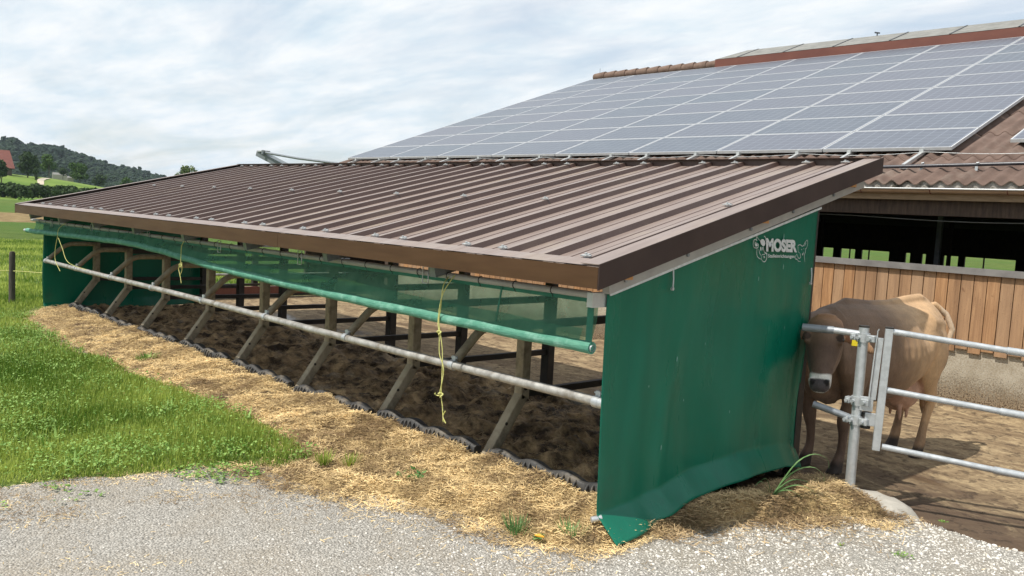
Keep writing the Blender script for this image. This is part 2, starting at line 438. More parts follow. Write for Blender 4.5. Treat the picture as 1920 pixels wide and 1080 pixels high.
# weather line: upper part greyer brown, splash zone below paler
wl = mth(N, L, 'ADD', sp.outputs[2], mth(N, L, 'MULTIPLY', noise(N, L, co, 3.0, 3), .10))
c = mixc(N, L, mth(N, L, 'MULTIPLY', rng_(N, L, wl, -.60, -.64), .35), c, (.50,.30,.13))
dirt = mth(N, L, 'GREATER_THAN', noise(N, L, co, 75, 3, .7), .63)
c = mixc(N, L, mth(N, L, 'MULTIPLY', dirt, .45), c, (.13,.07,.03))
L.new(c, B.inputs['Base Color']); B.inputs['Roughness'].default_value = .7
bumpn(N, L, gr, .003, B)

# barn concrete base spattered with dung, denser towards the floor
m, N, L, B = nodes('spattered_wall'); M_['spatter'] = m
co = N.new('ShaderNodeTexCoord').outputs['Object']
sp = N.new('ShaderNodeSeparateXYZ'); L.new(co, sp.inputs[0])
d1 = noise(N, L, co, 55, 7, .8)
thr = rng_(N, L, sp.outputs[2], -.05, .58, .36, .64)
f = mth(N, L, 'GREATER_THAN', d1, thr)
c = mixc(N, L, rng_(N, L, noise(N, L, co, 5, 5), .4, .6), (.40,.355,.275), (.50,.455,.365))
c = mixc(N, L, rng_(N, L, noise(N, L, co, 55, 4, .6), .38, .6), mixc(N, L, .5, c, (.20,.135,.07)), c)
c = mixc(N, L, mth(N, L, 'MULTIPLY', f, .75), c, (.235,.160,.085))
c = mixc(N, L, mth(N, L, 'GREATER_THAN', noise(N, L, co, 60, 4, .7), mth(N, L, 'ADD', thr, .09)), c, (.085,.05,.026))
L.new(c, B.inputs['Base Color']); B.inputs['Roughness'].default_value = .9
bumpn(N, L, mth(N, L, 'ADD', d1, f), .008, B)

# green netting: open weave seen as partly see-through cloth
def netmat(name, open_, c1, c2):
    m, N, L, B = nodes(name)
    co = N.new('ShaderNodeTexCoord').outputs['Object']
    n = noise(N, L, co, 5, 5, .6)
    c = mixc(N, L, rng_(N, L, n, .4, .6), c1, c2)
    L.new(c, B.inputs['Base Color']); B.inputs['Roughness'].default_value = .7; B.inputs['Specular IOR Level'].default_value = .2
    tl = N.new('ShaderNodeBsdfTranslucent'); L.new(c, tl.inputs[0])
    m1 = N.new('ShaderNodeMixShader'); m1.inputs[0].default_value = .5
    L.new(B.outputs[0], m1.inputs[1]); L.new(tl.outputs[0], m1.inputs[2])
    tp = N.new('ShaderNodeBsdfTransparent'); tp.inputs[0].default_value = (.75,.95,.85,1)
    m2 = N.new('ShaderNodeMixShader')
    L.new(rng_(N, L, noise(N, L, co, 3.3, 4), .35, .65, 1-open_-.07, 1-open_+.07), m2.inputs[0])
    L.new(tp.outputs[0], m2.inputs[1]); L.new(m1.outputs[0], m2.inputs[2])
    L.new(m2.outputs[0], N['Material Output'].inputs[0])
    return m
M_['net'] = netmat('green_net', .45, (.11,.32,.22), (.16,.40,.27))
M_['netroll'] = mat('rolled_net', (.065,.22,.155), (.115,.30,.215), rough=.75, scale=14, stretch=(.6,3,3), bump=.005, bscale=30, c3=(.20,.40,.31), s3=11, f3=(.5,.7), spec=.25)
M_['netband'] = mat('net_hem_band', (.010,.125,.075), (.02,.17,.10), rough=.6, scale=10)

# ------------------------------------------------------------------ setting: ground sheets
X0, SP = -0.2478, 1.2912          # nearest visible stall divider and spacing
def base_h(x, y):                  # natural ground (gravel, lawn)
    return -0.10 + 0.02*(fbm(x, y, .7, 3, 5)-.5) - 0.08*sstep(2.0, 3.6, x)*sstep(.9, 1.9, y)
GRASS = [(-8.7,-.62),(-8.4,-.80),(-6.5,-.86),(-4.7,-.86),(-3.7,-.80),(-2.9,-.70),(-2.15,-.74),(-1.6,-.78),(-1.0,-.88),
         (-.93,-1.12),(-1.12,-1.28),(-1.35,-1.65),(-1.44,-2.25),(-1.5,-2.75),(-1.7,-4.5),(-2,-9),(-70,-40),(-70,30),(-12.2,9),(-11.6,.4),(-9.75,.1),(-9.6,-.55)]
STRAW = [(-9.45,.10),(-9.5,-.5),(-8.6,-.95),(-6.5,-.98),(-4.7,-1.0),(-3.7,-.95),(-2.9,-.85),(-2.15,-.86),(-1.6,-.92),(-1.12,-1.05),(-1.15,-1.5),
         (-.85,-1.42),(-.16,-1.24),(-.08,-1.04),(.37,-.84),(.79,-.84),(1.22,-.74),(1.36,-.42),(1.38,.15),(1.46,.40),(1.66,.72),
         (1.86,1.06),(2.08,1.25),(2.12,1.46),(1.75,1.78),(1.2,2.05),(1.06,1.9),(1.04,.10)]
def sheet(name, x0, x1, y0, y1, step, hfun, m, smooth=True):
    nx = int((x1-x0)/step)+1; ny = int((y1-y0)/step)+1
    gx, gy = np.meshgrid(np.linspace(x0, x1, nx), np.linspace(y0, y1, ny), indexing='ij')
    z = hfun(gx, gy)
    V = np.stack([gx, gy, z], -1).reshape(-1, 3)
    i = (np.arange(nx-1)[:, None]*ny + np.arange(ny-1)[None, :]).ravel()
    Fc = np.stack([i, i+ny, i+ny+1, i+1], 1)
    o = npmesh(name, V, Fc, m, smooth=smooth); return o

b = MB()
fx = [-3200,-600,-200,-90,-60,-40,-25,-18,-12,0,12,40,200,3200]
fy = [-3200,-400,-100,-30,-10,0,10,30,100,400,3200]
for x in fx:
    for y in fy: b.v.append((x, y, -.30))
for i in range(len(fx)-1):
    for j in range(len(fy)-1):
        a = i*len(fy)+j; b.f.append((a, a+len(fy), a+len(fy)+1, a+1)); b.sm.append(False)
tag(b.build('ground', M_['field']), kind='structure')

def lawn_h(x, y):
    s = poly_sd(x, y, GRASS) + .34*(fbm(x, y, 3, 4, 3)-.5)
    return base_h(x, y) + .012 + .03*(fbm(x, y, 3, 3, 9)-.5)*sstep(0, .3, s) - .06*sstep(.02, -.08, s) - .30*sstep(-.08, -.3, s) - .17*sstep(-22, -30, x)
tag(sheet('lawn', -32, -.6, -9, 7, .16, lawn_h, M_['soil']), kind='structure')
def gravel_h(x, y):
    yl = 1.60 + .35*np.maximum(0, x-2.6) + .06*(fbm(x, y, 3, 3, 21)-.5)
    return base_h(x, y) - .22*sstep(yl-.1, yl+.13, y) - .3*sstep(.0, .3, y)*sstep(1.3, 1.0, x)
tag(sheet('gravel_path', -7, 9, -9, 2.6, .05, gravel_h, M_['gravel']), kind='structure')
def yard_h(x, y):
    return -.215 + .012*(fbm(x, y, 1.3, 4, 31)-.5) + .075*sstep(5.9, 6.15, y)*fbm(x, y, 4, 3, 2)
tag(sheet('yard_floor', -11.3, 12, 1.5, 6.2, .06, yard_h, M_['yard']), kind='structure')
def bed_h(x, y):
    n = fbm(x, y, 5, 5, 41); n2 = fbm(x, y, 1.4, 3, 44)
    n3 = np.abs(fbm(x, y, 11, 3, 47)-.5)*2
    return -.050 + .26*(n-.5) + .06*(n2-.5) - .05*n3 - .12*sstep(2.0, 2.12, y)
bed = sheet('bedding_floor', -9.5, 1.06, .03, 2.12, .025, bed_h, M_['muck'])
tag(bed, kind='structure')

# concrete sill at the back of the bedding and the footing by the gate post
mb = MB(); mb.box((-9.5, 2.05, -.24), (1.02, 2.16, -.035))
tag(mb.build('concrete_kerb', M_['concrete'], at=(-4, 2.1, -.22), bevel=.01), 'low concrete kerb behind the stall bedding at the yard edge', 'kerb')

def straw_h(x, y):
    s = poly_sd(x, y, STRAW) + .16*(fbm(x, y, 3.5, 4, 51)-.5)
    k = sstep(-.02, .22, s)
    hgt = np.interp(y, [-1.5, -1.0, -.6, -.25, 0, .3, 2], [.02, .03, .06, .10, .115, .10, .035])
    n = fbm(x, y, 4.2, 4, 55)
    lump = .012*np.exp(-(((x-1.75)/.28)**2+((y-1.45)/.28)**2)) + .03*np.exp(-(((x-1.5)/.16)**2+((y-.9)/.5)**2)) - .055*sstep(1.42, 1.25, x)*sstep(1.0, 1.1, x)*sstep(-.3, .0, y)
    return base_h(x, y) - .02 + k*(hgt*(.5+1.0*n) + .02) + lump*k + k*.030*(fbm(x, y, 14, 4, 57)-.5) + k*.05*(fbm(x, y, 7, 2, 59)-.5) - .05*(1-k) - .35*(1-sstep(-.10, -.01, s))
straw_sheet = sheet('straw_litter_bed', -9.7, 2.3, -1.75, 2.2, .022, straw_h, M_['straw_bed'])
tag(straw_sheet, 'trampled golden straw litter banked along the kerb of the shelter', 'straw litter', kind='stuff')

# ---- strand / blade / stone scatters
def strips(P, D, U, ln, wd, bend, rnd, seg=2):
    """flat curved strips: start P, direction D, up U"""
    n = len(P); side = np.cross(D, U); side /= np.linalg.norm(side, axis=1)[:, None]+1e-9
    vs = []
    for k in range(seg+1):
        t = k/seg
        c = P + D*(ln*t)[:, None] + U*(bend*ln*(t-t*t*1.0))[:, None]
        w = (wd*(1-.15*t))[:, None] if seg < 3 else (wd*(1-t)**.6)[:, None]
        vs += [c-side*w, c+side*w]
    V = np.stack(vs, 1).reshape(-1, 3)
    m_ = 2*(seg+1); base = np.arange(n)[:, None]*m_
    fs = []
    for k in range(seg): fs.append(base+np.array([2*k, 2*k+1, 2*k+3, 2*k+2])[None, :])
    Fc = np.concatenate(fs, 0)
    return V, Fc, np.repeat(rnd, m_)
def unit(a): return a/(np.linalg.norm(a, axis=1)[:, None]+1e-9)

def litter(n, region, hfun, m, name, lmin, lmax, wd, tilt=.35, xr=None, yr=None, dens=None, thr=0.0):
    x = rng.uniform(*xr, n); y = rng.uniform(*yr, n)
    s = poly_sd(x, y, region) if region else np.ones(n)
    s = s + .25*(fbm(x, y, 5, 3, 77)-.5)
    ok = s > thr + rng.exponential(.03, n) - .07 - (rng.random(n) < .22)*rng.exponential(.16, n)
    if dens is not None: ok &= rng.random(n) < dens(x, y)
    x, y = x[ok], y[ok]; n = len(x)
    z = hfun(x, y)
    if hfun is straw_h: z = np.maximum(z, np.where((y < 0) | (x > 1.3), gravel_h(x, y), -9) + .004)
    z = z + rng.uniform(.0, .012, n)
    a = rng.uniform(0, 2*np.pi, n); e = rng.normal(0, tilt, n)*.6
    D = np.stack([np.cos(a)*np.cos(e), np.sin(a)*np.cos(e), np.abs(np.sin(e))], 1)
    U = unit(np.stack([rng.normal(0, .5, n), rng.normal(0, .5, n), np.ones(n)], 1))
    ln = rng.uniform(lmin, lmax, n)
    patch = fbm(x, y, 5, 3, 91); big = fbm(x, y, 1.6, 3, 93)
    rnd = np.clip(rng.normal(.52, .24, n) + (patch-.5)*2.2 + (big-.5)*1.4, 0, 1)
    return strips(np.stack([x, y, z], 1), D, U, ln, np.full(n, wd)*rng.uniform(.6, 1.3, n), rng.normal(0, .25, n), rnd)
def merge(parts):
    Vs, Fs, Rs = [], [], []; b = 0
    for V, Fc, r in parts: Vs.append(V); Fs.append(Fc+b); Rs.append(r); b += len(V)
    return np.concatenate(Vs), np.concatenate(Fs), np.concatenate(Rs)

near = lambda x, y: np.clip(1.35 - (np.hypot(x-3.98, y+3.98)-3.2)/9, .25, 1)
# heap to the right of the tarp gets mostly browner strands
A = litter(230000, STRAW, straw_h, None, '', .012, .055, .0016, xr=(-9.7, 1.34), yr=(-1.8, .2), dens=near)
A2 = litter(9000, [(1.40,1.1),(1.7,.85),(2.1,1.2),(2.15,1.45),(1.85,1.75),(1.6,1.7),(1.45,1.5)], straw_h, None, '', .012, .045, .0016, xr=(1.35, 2.25), yr=(.8, 1.9))
FRS = [(-1.6,-4.3),(-1.6,-2.8),(-1.4,-1.8),(-1.2,-1.35),(-.75,-1.2),(-.62,-1.7),(-.85,-2.6),(-.95,-4.3)]
A3 = litter(16000, FRS, gravel_h, None, '', .010, .045, .0015, xr=(-2, -.4), yr=(-4.5, -1.0), dens=lambda x, y: sstep(.42, .62, fbm(x, y, 3.5, 3, 29)))
A4 = litter(26000, [(-1.5,-4.5),(3.4,-4.5),(3.4,2),(-1.5,2)], gravel_h, None, '', .008, .03, .0014, xr=(-1.4, 3.3), yr=(-3.6, 1.6), dens=lambda x, y: .02+.9*sstep(.66, .74, fbm(x, y, 2.6, 3, 35)))
V, Fc, rr = merge([A, A2, A3, A4])
tag(npmesh('straw_litter', V, Fc, M_['straw'], attr={'rnd': rr}), 'loose golden straw stalks scattered over the bank and path edge', 'straw', kind='stuff')
A = litter(34000, STRAW, straw_h, None, '', .02, .07, .0017, xr=(1.1, 2.3), yr=(-.1, 2.1), dens=lambda x, y: np.where((x > 1.5) & (y > 1.0), .25, 1))
V1, F1, r1_ = A
xg = litter(70000, [(-9.5,.05),(1.0,.05),(1.0,2.05),(-9.5,2.05)], bed_h, None, '', .015, .06, .0016, xr=(-9.5, 1.05), yr=(.0, 2.1), dens=lambda x, y: .35+.9*sstep(.5, .62, fbm(x, y, 2.2, 3, 66)))
V, Fc, rr = merge([(V1, F1, r1_), xg])
tag(npmesh('old_straw', V, Fc, M_['straw_dull'], attr={'rnd': rr}), 'old brown straw trodden into the muck under the shelter roof', 'straw', kind='stuff')

# gravel stones
phi = (1+5**.5)/2
ico = np.array([(-1,phi,0),(1,phi,0),(-1,-phi,0),(1,-phi,0),(0,-1,phi),(0,1,phi),(0,-1,-phi),(0,1,-phi),(phi,0,-1),(phi,0,1),(-phi,0,-1),(-phi,0,1)])/1.9
icf = np.array([(0,11,5),(0,5,1),(0,1,7),(0,7,10),(0,10,11),(1,5,9),(5,11,4),(11,10,2),(10,7,6),(7,1,8),(3,9,4),(3,4,2),(3,2,6),(3,6,8),(3,8,9),(4,9,5),(2,4,11),(6,2,10),(8,6,7),(9,8,1)])
def stones(x, y, hfun, rmin, rmax, bright):
    n = len(x); z = hfun(x, y)
    r = rmin + (rmax-rmin)*rng.power(.45, n)**1.0*rng.random(n)
    r = np.maximum(r, rmin)*(.72+.40*sstep(-1.2, 1.2, x+.4*y))
    V = ico[None]*(1+rng.normal(0, .16, (n, 12, 1)))
    sc = np.stack([rng.uniform(.8, 1.4, n), rng.uniform(.7, 1.1, n), rng.uniform(.5, .8, n)], 1)*r[:, None]
    V = V*sc[:, None, :]
    a = rng.uniform(0, 6.28, n); ca, sa = np.cos(a)[:, None], np.sin(a)[:, None]
    X = V[..., 0]*ca-V[..., 1]*sa; Y = V[..., 0]*sa+V[..., 1]*ca
    V = np.stack([X+x[:, None], Y+y[:, None], V[..., 2]+(z+r*.2)[:, None]], -1).reshape(-1, 3)
    Fc = (np.arange(n)[:, None, None]*12+icf[None]).reshape(-1, 3)
    return V, Fc, np.repeat(np.clip(bright, 0, 1), 12)
n = 92000
x = rng.uniform(-2.6, 3.5, n); y = rng.uniform(-3.7, 2.1, n)
ok = (poly_sd(x, y, GRASS)+.34*(fbm(x, y, 3, 4, 3)-.5) < -.02) & (poly_sd(x, y, STRAW)+.25*(fbm(x, y, 6, 3, 5)-.5) < .03)
ok &= rng.random(n) < .50+.75*fbm(x, y, 1.3, 2, 8)
dcam = (x-3.98)*-.713+(y+3.98)*.70
ok &= dcam > 1.5
ok &= (y < 1.62+.35*np.maximum(0, x-2.6)+.1) & ((y < -.3) | (x > 1.25))
x, y = x[ok], y[ok]
bright = .27+.45*(fbm(x, y, .9, 3, 61)-.5)+.42*sstep(-1.2, 2.0, x+.6*y)+rng.normal(0, .18, len(x))+.25*(fbm(x, y, 3, 3, 4)-.5)
V, Fc, rr = stones(x, y, gravel_h, .0030, .0120, bright)
tag(npmesh('gravel_stones', V, Fc, M_['stone'], attr={'rnd': rr}, smooth=False), 'pale limestone gravel covering the path in the foreground', 'gravel', kind='stuff')

# grass
def grass_blades(n, xr, yr, hmin, hmax, wd, dens=None, poly=GRASS, hf=lawn_h, thr=.0, base=.5):
    x = rng.uniform(*xr, n); y = rng.uniform(*yr, n)
    s = poly_sd(x, y, poly)+(.34 if poly is GRASS else .15)*(fbm(x, y, 3, 4, 3)-.5)
    ok = s > thr
    if dens is not None: ok &= rng.random(n) < dens(x, y)
    x, y, s = x[ok], y[ok], s[ok]; n = len(x)
    z = hf(x, y)-.005
    a = rng.uniform(0, 6.28, n); lean = np.abs(rng.normal(.25, .28, n))
    D = unit(np.stack([np.cos(a)*lean, np.sin(a)*lean, np.ones(n)], 1))
    U = unit(np.stack([-np.cos(a), -np.sin(a), lean*.5], 1))
    tall = fbm(x, y, 1.7, 3, 12)
    ln = rng.uniform(hmin, hmax, n)*(.55+.9*tall)*(.45+.55*sstep(0, .35, s))
    rnd = np.clip(rng.normal(base-.05, .26, n)+(fbm(x, y, 1.1, 3, 19)-.5)*1.3, 0, 1)
    return strips(np.stack([x, y, z], 1), D, U, ln, wd*rng.uniform(.6, 1.4, n), -rng.uniform(.1, .6, n)*0-rng.normal(.2, .3, n), rnd, seg=3)
pieces = [grass_blades(150000, (-5.5, -.8), (-4.6, -.6), .03, .105, .0030),
          grass_blades(110000, (-13, -4.5), (-6.5, 1.5), .04, .11, .0048),
          grass_blades(110000, (-31, -10), (-8, 7), .05, .11, .010)]
# thin ragged fringe towards the gravel
FR = [(-1.5,-2.8),(-1.35,-1.7),(-1.1,-1.3),(-.9,-1.2),(-.80,-1.35),(-.9,-1.75),(-1.1,-2.3),(-1.1,-3.1),(-1.5,-4.2),(-1.9,-4.2)]
pieces.append(grass_blades(9000, (-2, -.7), (-4, -1.1), .03, .07, .0026, poly=FR, dens=lambda x, y: sstep(.46, .6, fbm(x, y, 5, 2, 33)), base=.45))
V, Fc, rr = merge(pieces)
tag(npmesh('grass', V, Fc, M_['grass'], attr={'rnd': rr}), 'long bright green meadow grass left of the shelter', 'grass', kind='stuff')

# clover and broad leaves among the grass
def leaves(x, y, z, size, tiltmax, rnd, aspect=.7):
    n = len(x); a = rng.uniform(0, 6.28, n); t = rng.uniform(0, tiltmax, n)
    D = np.stack([np.cos(a)*np.cos(t), np.sin(a)*np.cos(t), np.sin(t)], 1)
    Sd = np.stack([-np.sin(a), np.cos(a), np.zeros(n)], 1)
    Nn = np.cross(D, Sd); P = np.stack([x, y, z], 1); s = size[:, None]
    pts = [P, P+D*s*.5+Sd*s*aspect*.5-Nn*s*.08, P+D*s, P+D*s*.5-Sd*s*aspect*.5-Nn*s*.08]
    V = np.stack(pts, 1).reshape(-1, 3); Fc = np.arange(n)[:, None]*4+np.arange(4)[None]
    return V, Fc, np.repeat(rnd, 4)
n = 60000
x = rng.uniform(-9, -.9, n); y = rng.uniform(-4.5, -.6, n)
ok = (poly_sd(x, y, GRASS) > .0) & (rng.random(n) < .25+1.1*sstep(.5, .62, fbm(x, y, 2.2, 3, 14))); x, y = x[ok], y[ok]; n = len(x)
P1 = leaves(x, y, lawn_h(x, y)+rng.uniform(.02, .085, n), rng.uniform(.012, .028, n), .7, np.clip(rng.normal(.6, .25, n), 0, 1), .8)
n = 9000
x = rng.uniform(-2.0, -.85, n); y = rng.uniform(-4.0, -1.15, n)
ok = (poly_sd(x, y, FR) > -.03) & (rng.random(n) < 1.2*sstep(.48, .58, fbm(x, y, 4.2, 3, 24))); x, y = x[ok], y[ok]; n = len(x)
P2 = leaves(x, y, base_h(x, y)+rng.uniform(.005, .035, n), rng.uniform(.012, .03, n), .6, np.clip(rng.normal(.45, .25, n), 0, 1), .9)
n = 1400
x = rng.uniform(-7, -1.1, n); y = rng.uniform(-4.2, -.8, n); ok = poly_sd(x, y, GRASS) > .05; x, y = x[ok], y[ok]; n = len(x)
cx_ = x[::6].repeat(6)[:n] + rng.normal(0, .012, n); cy_ = y[::6].repeat(6)[:n] + rng.normal(0, .012, n)     # rosettes of six leaves
a = rng.uniform(0, 6.28, n); e_ = rng.uniform(.35, 1.0, n)
D = np.stack([np.cos(a)*np.cos(e_), np.sin(a)*np.cos(e_), np.sin(e_)], 1)
P3 = strips(np.stack([cx_, cy_, lawn_h(cx_, cy_)+.01], 1), D, unit(np.stack([-np.cos(a)*np.sin(e_), -np.sin(a)*np.sin(e_), np.cos(e_)], 1)), rng.uniform(.06, .13, n), rng.uniform(.006, .013, n), -rng.uniform(.2, .7, n), np.clip(rng.normal(.7, .25, n), 0, 1), seg=5)
V, Fc, rr = merge([P1, P2, P3])
tag(npmesh('clover', V, Fc, M_['leafy'], attr={'rnd': rr}), 'clover and broad leaved weeds growing through the lawn edge', 'clover', kind='stuff')

# ------------------------------------------------------------------ shelter
XN, XF = 1.25, -9.52
YE, ZE, SL = -0.683, 1.433, 0.247        # front eave top edge and slope
YR = 2.67
def rz(y): return ZE + SL*(y-YE)
sh = thing('cattle_shelter', (-4.2, 1.98, -.05), 'long low cattle shelter with brown ribbed metal roof on black posts', 'shelter')
# sheet with trapezoid ribs
prof = []
x = XF+.03
ribs = [1.012-SP*0-.3287*k for k in range(33)]
ribs = [r for r in ribs if r > XF+.12]
prof.append((XF+.01, -.035))
for r in sorted(ribs):
    # small stiffening creases in each pan
    prof += [(r-.205, -.035), (r-.200, -.031), (r-.195, -.035)]
    prof += [(r-.125, -.035), (r-.120, -.031), (r-.115, -.035)]
    prof += [(r-.036, -.035), (r-.022, .001), (r+.022, .001), (r+.036, -.035)]
prof.append((XN-.01, -.035))
mb = MB(); ys = np.linspace(YE+.0, YR-.02, 7)
nP = len(prof)
for y in ys:
    for px, pz in prof: mb.v.append((px, y, rz(y)+pz-.004))
for i in range(len(ys)-1):
    for k in range(nP-1):
        a = i*nP+k; mb.f.append((a, a+1, a+nP+1, a+nP)); mb.sm.append(False)
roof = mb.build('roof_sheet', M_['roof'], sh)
roof.data.materials.append(M_['roof_lit_dust'])
for p_ in roof.data.polygons:                       # sunlight painted in: paler dusty tone on pans and rib tops, shaded flanks dark
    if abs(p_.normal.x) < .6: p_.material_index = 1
sol = roof.modifiers.new('sheet', 'SOLIDIFY'); sol.thickness = .003; sol.offset = -1
# eave flashing in lengths with seams, ridge flashing, verges
cuts = [XF, -7.9, -2.03, -.55, XN] if False else [XF, -8.05, -2.02, XN]
for i in range(3):
    mb = MB(); a, c = cuts[i]+.002, cuts[i+1]-.002
    z0 = rz(YE)
    mb.box((a, YE-.012, z0-.108), (c, YE-.008, z0+.004)); mb.box((a, YE-.008, z0-.108), (c, YE+.012, z0-.104))
    fo = mb.build('fascia', M_['fascia'], sh); mb = MB()
    mb.add([(a, YE-.012, z0+.010), (c, YE-.012, z0+.010), (c, YE+.105, rz(YE+.105)+.012), (a, YE+.105, rz(YE+.105)+.012),
            (a, YE-.008, z0+.006), (c, YE-.008, z0+.006), (c, YE+.105, rz(YE+.105)+.008), (a, YE+.105, rz(YE+.105)+.008)],
           [(0,1,2,3),(7,6,5,4),(3,2,6,7),(0,3,7,4),(1,5,6,2)])
    mb.build('top_fold', M_['roof_lit_dust'], fo)
def verge(xa, xb, side):
    mb = MB()
    for (p0, p1, q0, q1) in ((xa, xb, .016, .020),):
        mb.add([(p0, YE-.013, rz(YE)+q0), (p1, YE-.013, rz(YE)+q0), (p1, YR, rz(YR)+q0), (p0, YR, rz(YR)+q0),
                (p0, YE-.013, rz(YE)+q1), (p1, YE-.013, rz(YE)+q1), (p1, YR, rz(YR)+q1), (p0, YR, rz(YR)+q1)],
               [(0,3,2,1),(4,5,6,7),(0,1,5,4),(1,2,6,5),(2,3,7,6),(3,0,4,7)])
    mb.build('verge_cover', M_['roof_lit_dust'], sh); mb = MB()
    xs = xb if side > 0 else xa
    mb.add([(xs-.003, YE-.013, rz(YE)-.114), (xs+.003, YE-.013, rz(YE)-.114), (xs+.003, YR, rz(YR)-.105), (xs-.003, YR, rz(YR)-.105),
            (xs-.003, YE-.013, rz(YE)+.019), (xs+.003, YE-.013, rz(YE)+.019), (xs+.003, YR, rz(YR)+.019), (xs-.003, YR, rz(YR)+.019)],
           [(0,3,2,1),(4,5,6,7),(0,1,5,4),(1,2,6,5),(2,3,7,6),(3,0,4,7)])
    return mb.build('verge_board', M_['fascia_side'], sh)
verge(1.13, XN+.004, 1)
verge(XF-.004, XF+.10, -1)
mb = MB(); mb.box((XF, YR-.01, rz(YR)-.09), (XN-.004, YR-.006, rz(YR)+.016)); mb.bar((XF, YR-.03, rz(YR)+.014), (XN, YR-.03, rz(YR)+.014), .05, .004)
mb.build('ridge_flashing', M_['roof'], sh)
# saddle clips on the ribs
cm = MB(); cm.box((-.016, -.022, .004), (.016, .022, .010)); cm.box((-.034, -.010, .001), (-.016, .010, .006)); cm.box((.016, -.010, .001), (.034, .010, .006)); cm.tube([(0,0,.009),(0,0,.019)], .008, 8)
clip0 = cm.build('clip', M_['alu']); clip0.parent = sh; clip0.location = (0, 0, -99)
def put_clip(x, y, first=[True]):
    c = clip0 if first[0] else clip0.copy()
    if not first[0]: link(c); c.parent = sh
    first[0] = False
    c.location = Vector((x, y, rz(y)+.004)) - sh.location
    c.rotation_euler = (math.atan(SL), 0, 0)
for i, r in enumerate(ribs):
    if i % 3 != 1: put_clip(r, YE+.165)
    if i % 3 == (0 if i < 3 else 2): put_clip(r, .86)
    if i % 3 != 2: put_clip(r, YR-.13)
# rafters and purlins
for k in range(0, 9):
    xx = X0 - k*SP
    if xx < XF: break
    mb = MB(); mb.bar((xx, YE+.12, rz(YE+.12)-.175), (xx, YR-.1, rz(YR-.1)-.175), .06, .08)
    mb.build('rafter', M_['galv_dark'], sh)
mb = MB(); mb.bar((1.115, YE+.22, rz(YE+.22)-.165), (1.115, YR-.05, rz(YR-.05)-.165), .05, .085)
mb.bar((1.142, YE+.22, rz(YE+.22)-.128), (1.142, YR-.05, rz(YR-.05)-.128), .012, .012)
rf = mb.build('rafter', M_['pale_strip'], sh)
for yy in (-.33, .25, .95, 1.5, 2.1, 2.45):
    mb = MB(); mb.tube([(1.140, yy, rz(yy)-.165), (1.152, yy, rz(yy)-.165)], .012, 8)
    mb.build('bolt_head', M_['galv_dark'], rf)
for y in (-.36, 1.06, 2.34):
    mb = MB(); mb.box((XF+.1, y-.035, rz(y)-.15), (1.19, y+.035, rz(y)-.068)); mb.build('purlin', M_['wood_orange'], sh)
# rear posts
YB = 1.98
for k in range(0, 8):
    xx = X0-k*SP
    mb = MB(); mb.box((xx-.048, YB-.045, -.15), (xx+.048, YB+.045, rz(YB)-.215)); mb.build('post', M_['black'], sh, bevel=.004)
mb = MB(); mb.box((1.01, YB-.045, -.2), (1.085, YB+.045, rz(YB)-.215)); mb.build('post', M_['black'], sh, bevel=.004)
mb = MB(); mb.bar((XF+.1, YB, rz(YB)-.25), (1.08, YB, rz(YB)-.25), .07, .07); mb.build('beam', M_['galv_dark'], sh)
mb = MB(); mb.box((1.05, -.535, 1.205), (1.09, -.40, 1.285)); mb.build('end_plate', M_['alu'], sh)

# ------------------------------------------------------------------ stall dividers
def divider_proto():
    r = thing('stall_divider', (0, 0, 0), 'x', 'stall divider')
    w, d = .078, .080
    mb = MB(); mb.bar((0, -.04, -.12), (0, .325, .375), w, d, up=(0,0,1)); mb.build('leg', M_['leg'], r, bevel=.008)
    mb = MB(); mb.box((-w/2, .285, .345), (w/2, .37, .93)); mb.build('post', M_['leg'], r, bevel=.008)
    mb = MB(); mb.tube([(w/2-.002, .325, .43), (w/2+.006, .325, .43)], .016, 10); mb.tube([(w/2-.002, .15, .19), (w/2+.004, .15, .19)], .012, 10); mb.build('bolt', M_['black'], r)
    pts = [(0, .33, .905)]
    for t in np.linspace(0, 1, 9):
        # smooth bend from level to slope
        a = t*R(43)
        pts.append((0, .02 - .26*math.sin(a), .905 - .26*(1-math.cos(a))))
    e = pts[-1]; d_ = Vector((0, -math.cos(R(43)), -math.sin(R(43))))
    end = Vector(e) + d_*((e[2]-.685)/math.sin(R(43)))
    pts.append(tuple(end))
    mb = MB(); mb.tube(pts, .031, 12); mb.build('loop_pipe', M_['leg'], r)
    mb = MB(); mb.bar((0, .36, .885), (0, 1.96, .885), .05, .06); mb.build('upper_rail', M_['black'], r)
    mb = MB(); mb.bar((0, .36, .385), (0, 1.96, .365), .045, .05); mb.build('lower_rail', M_['black'], r)
    mb = MB(); mb.tube([(-.022, -.347, .653), (.022, -.347, .653)], .0345, 14); mb.box((-.018, -.345, .678), (.018, -.325, .715)); mb.tube([(-.03,-.335,.702),(.03,-.335,.702)], .007, 8)
    mb.build('clamp', M_['galv'], r)
    return r
ordn = ['nearest', 'second', 'third', 'fourth', 'fifth', 'sixth', 'seventh', 'farthest']
proto = divider_proto()
for k in range(8):
    o = proto if k == 0 else copy_tree(proto)
    o.location = (X0-k*SP, 0, 0)
    o['label'] = ('bent timber and pipe stall divider, nearest in full view left of the green tarp' if k == 0 else
                  'farthest bent stall divider beside the far green tarp' if k == 7 else
                  'bent stall divider, %s counted from the near green tarp' % ordn[k])
    o['group'] = 'stall dividers in a row under the roof'
# end divider just inside the near tarp: only the pipe shows
o = copy_tree(proto); o.location = (X0+SP-.03, 0, 0)
o['label'] = 'last stall divider, mostly hidden behind the near green tarp'; o['group'] = 'stall dividers in a row under the roof'

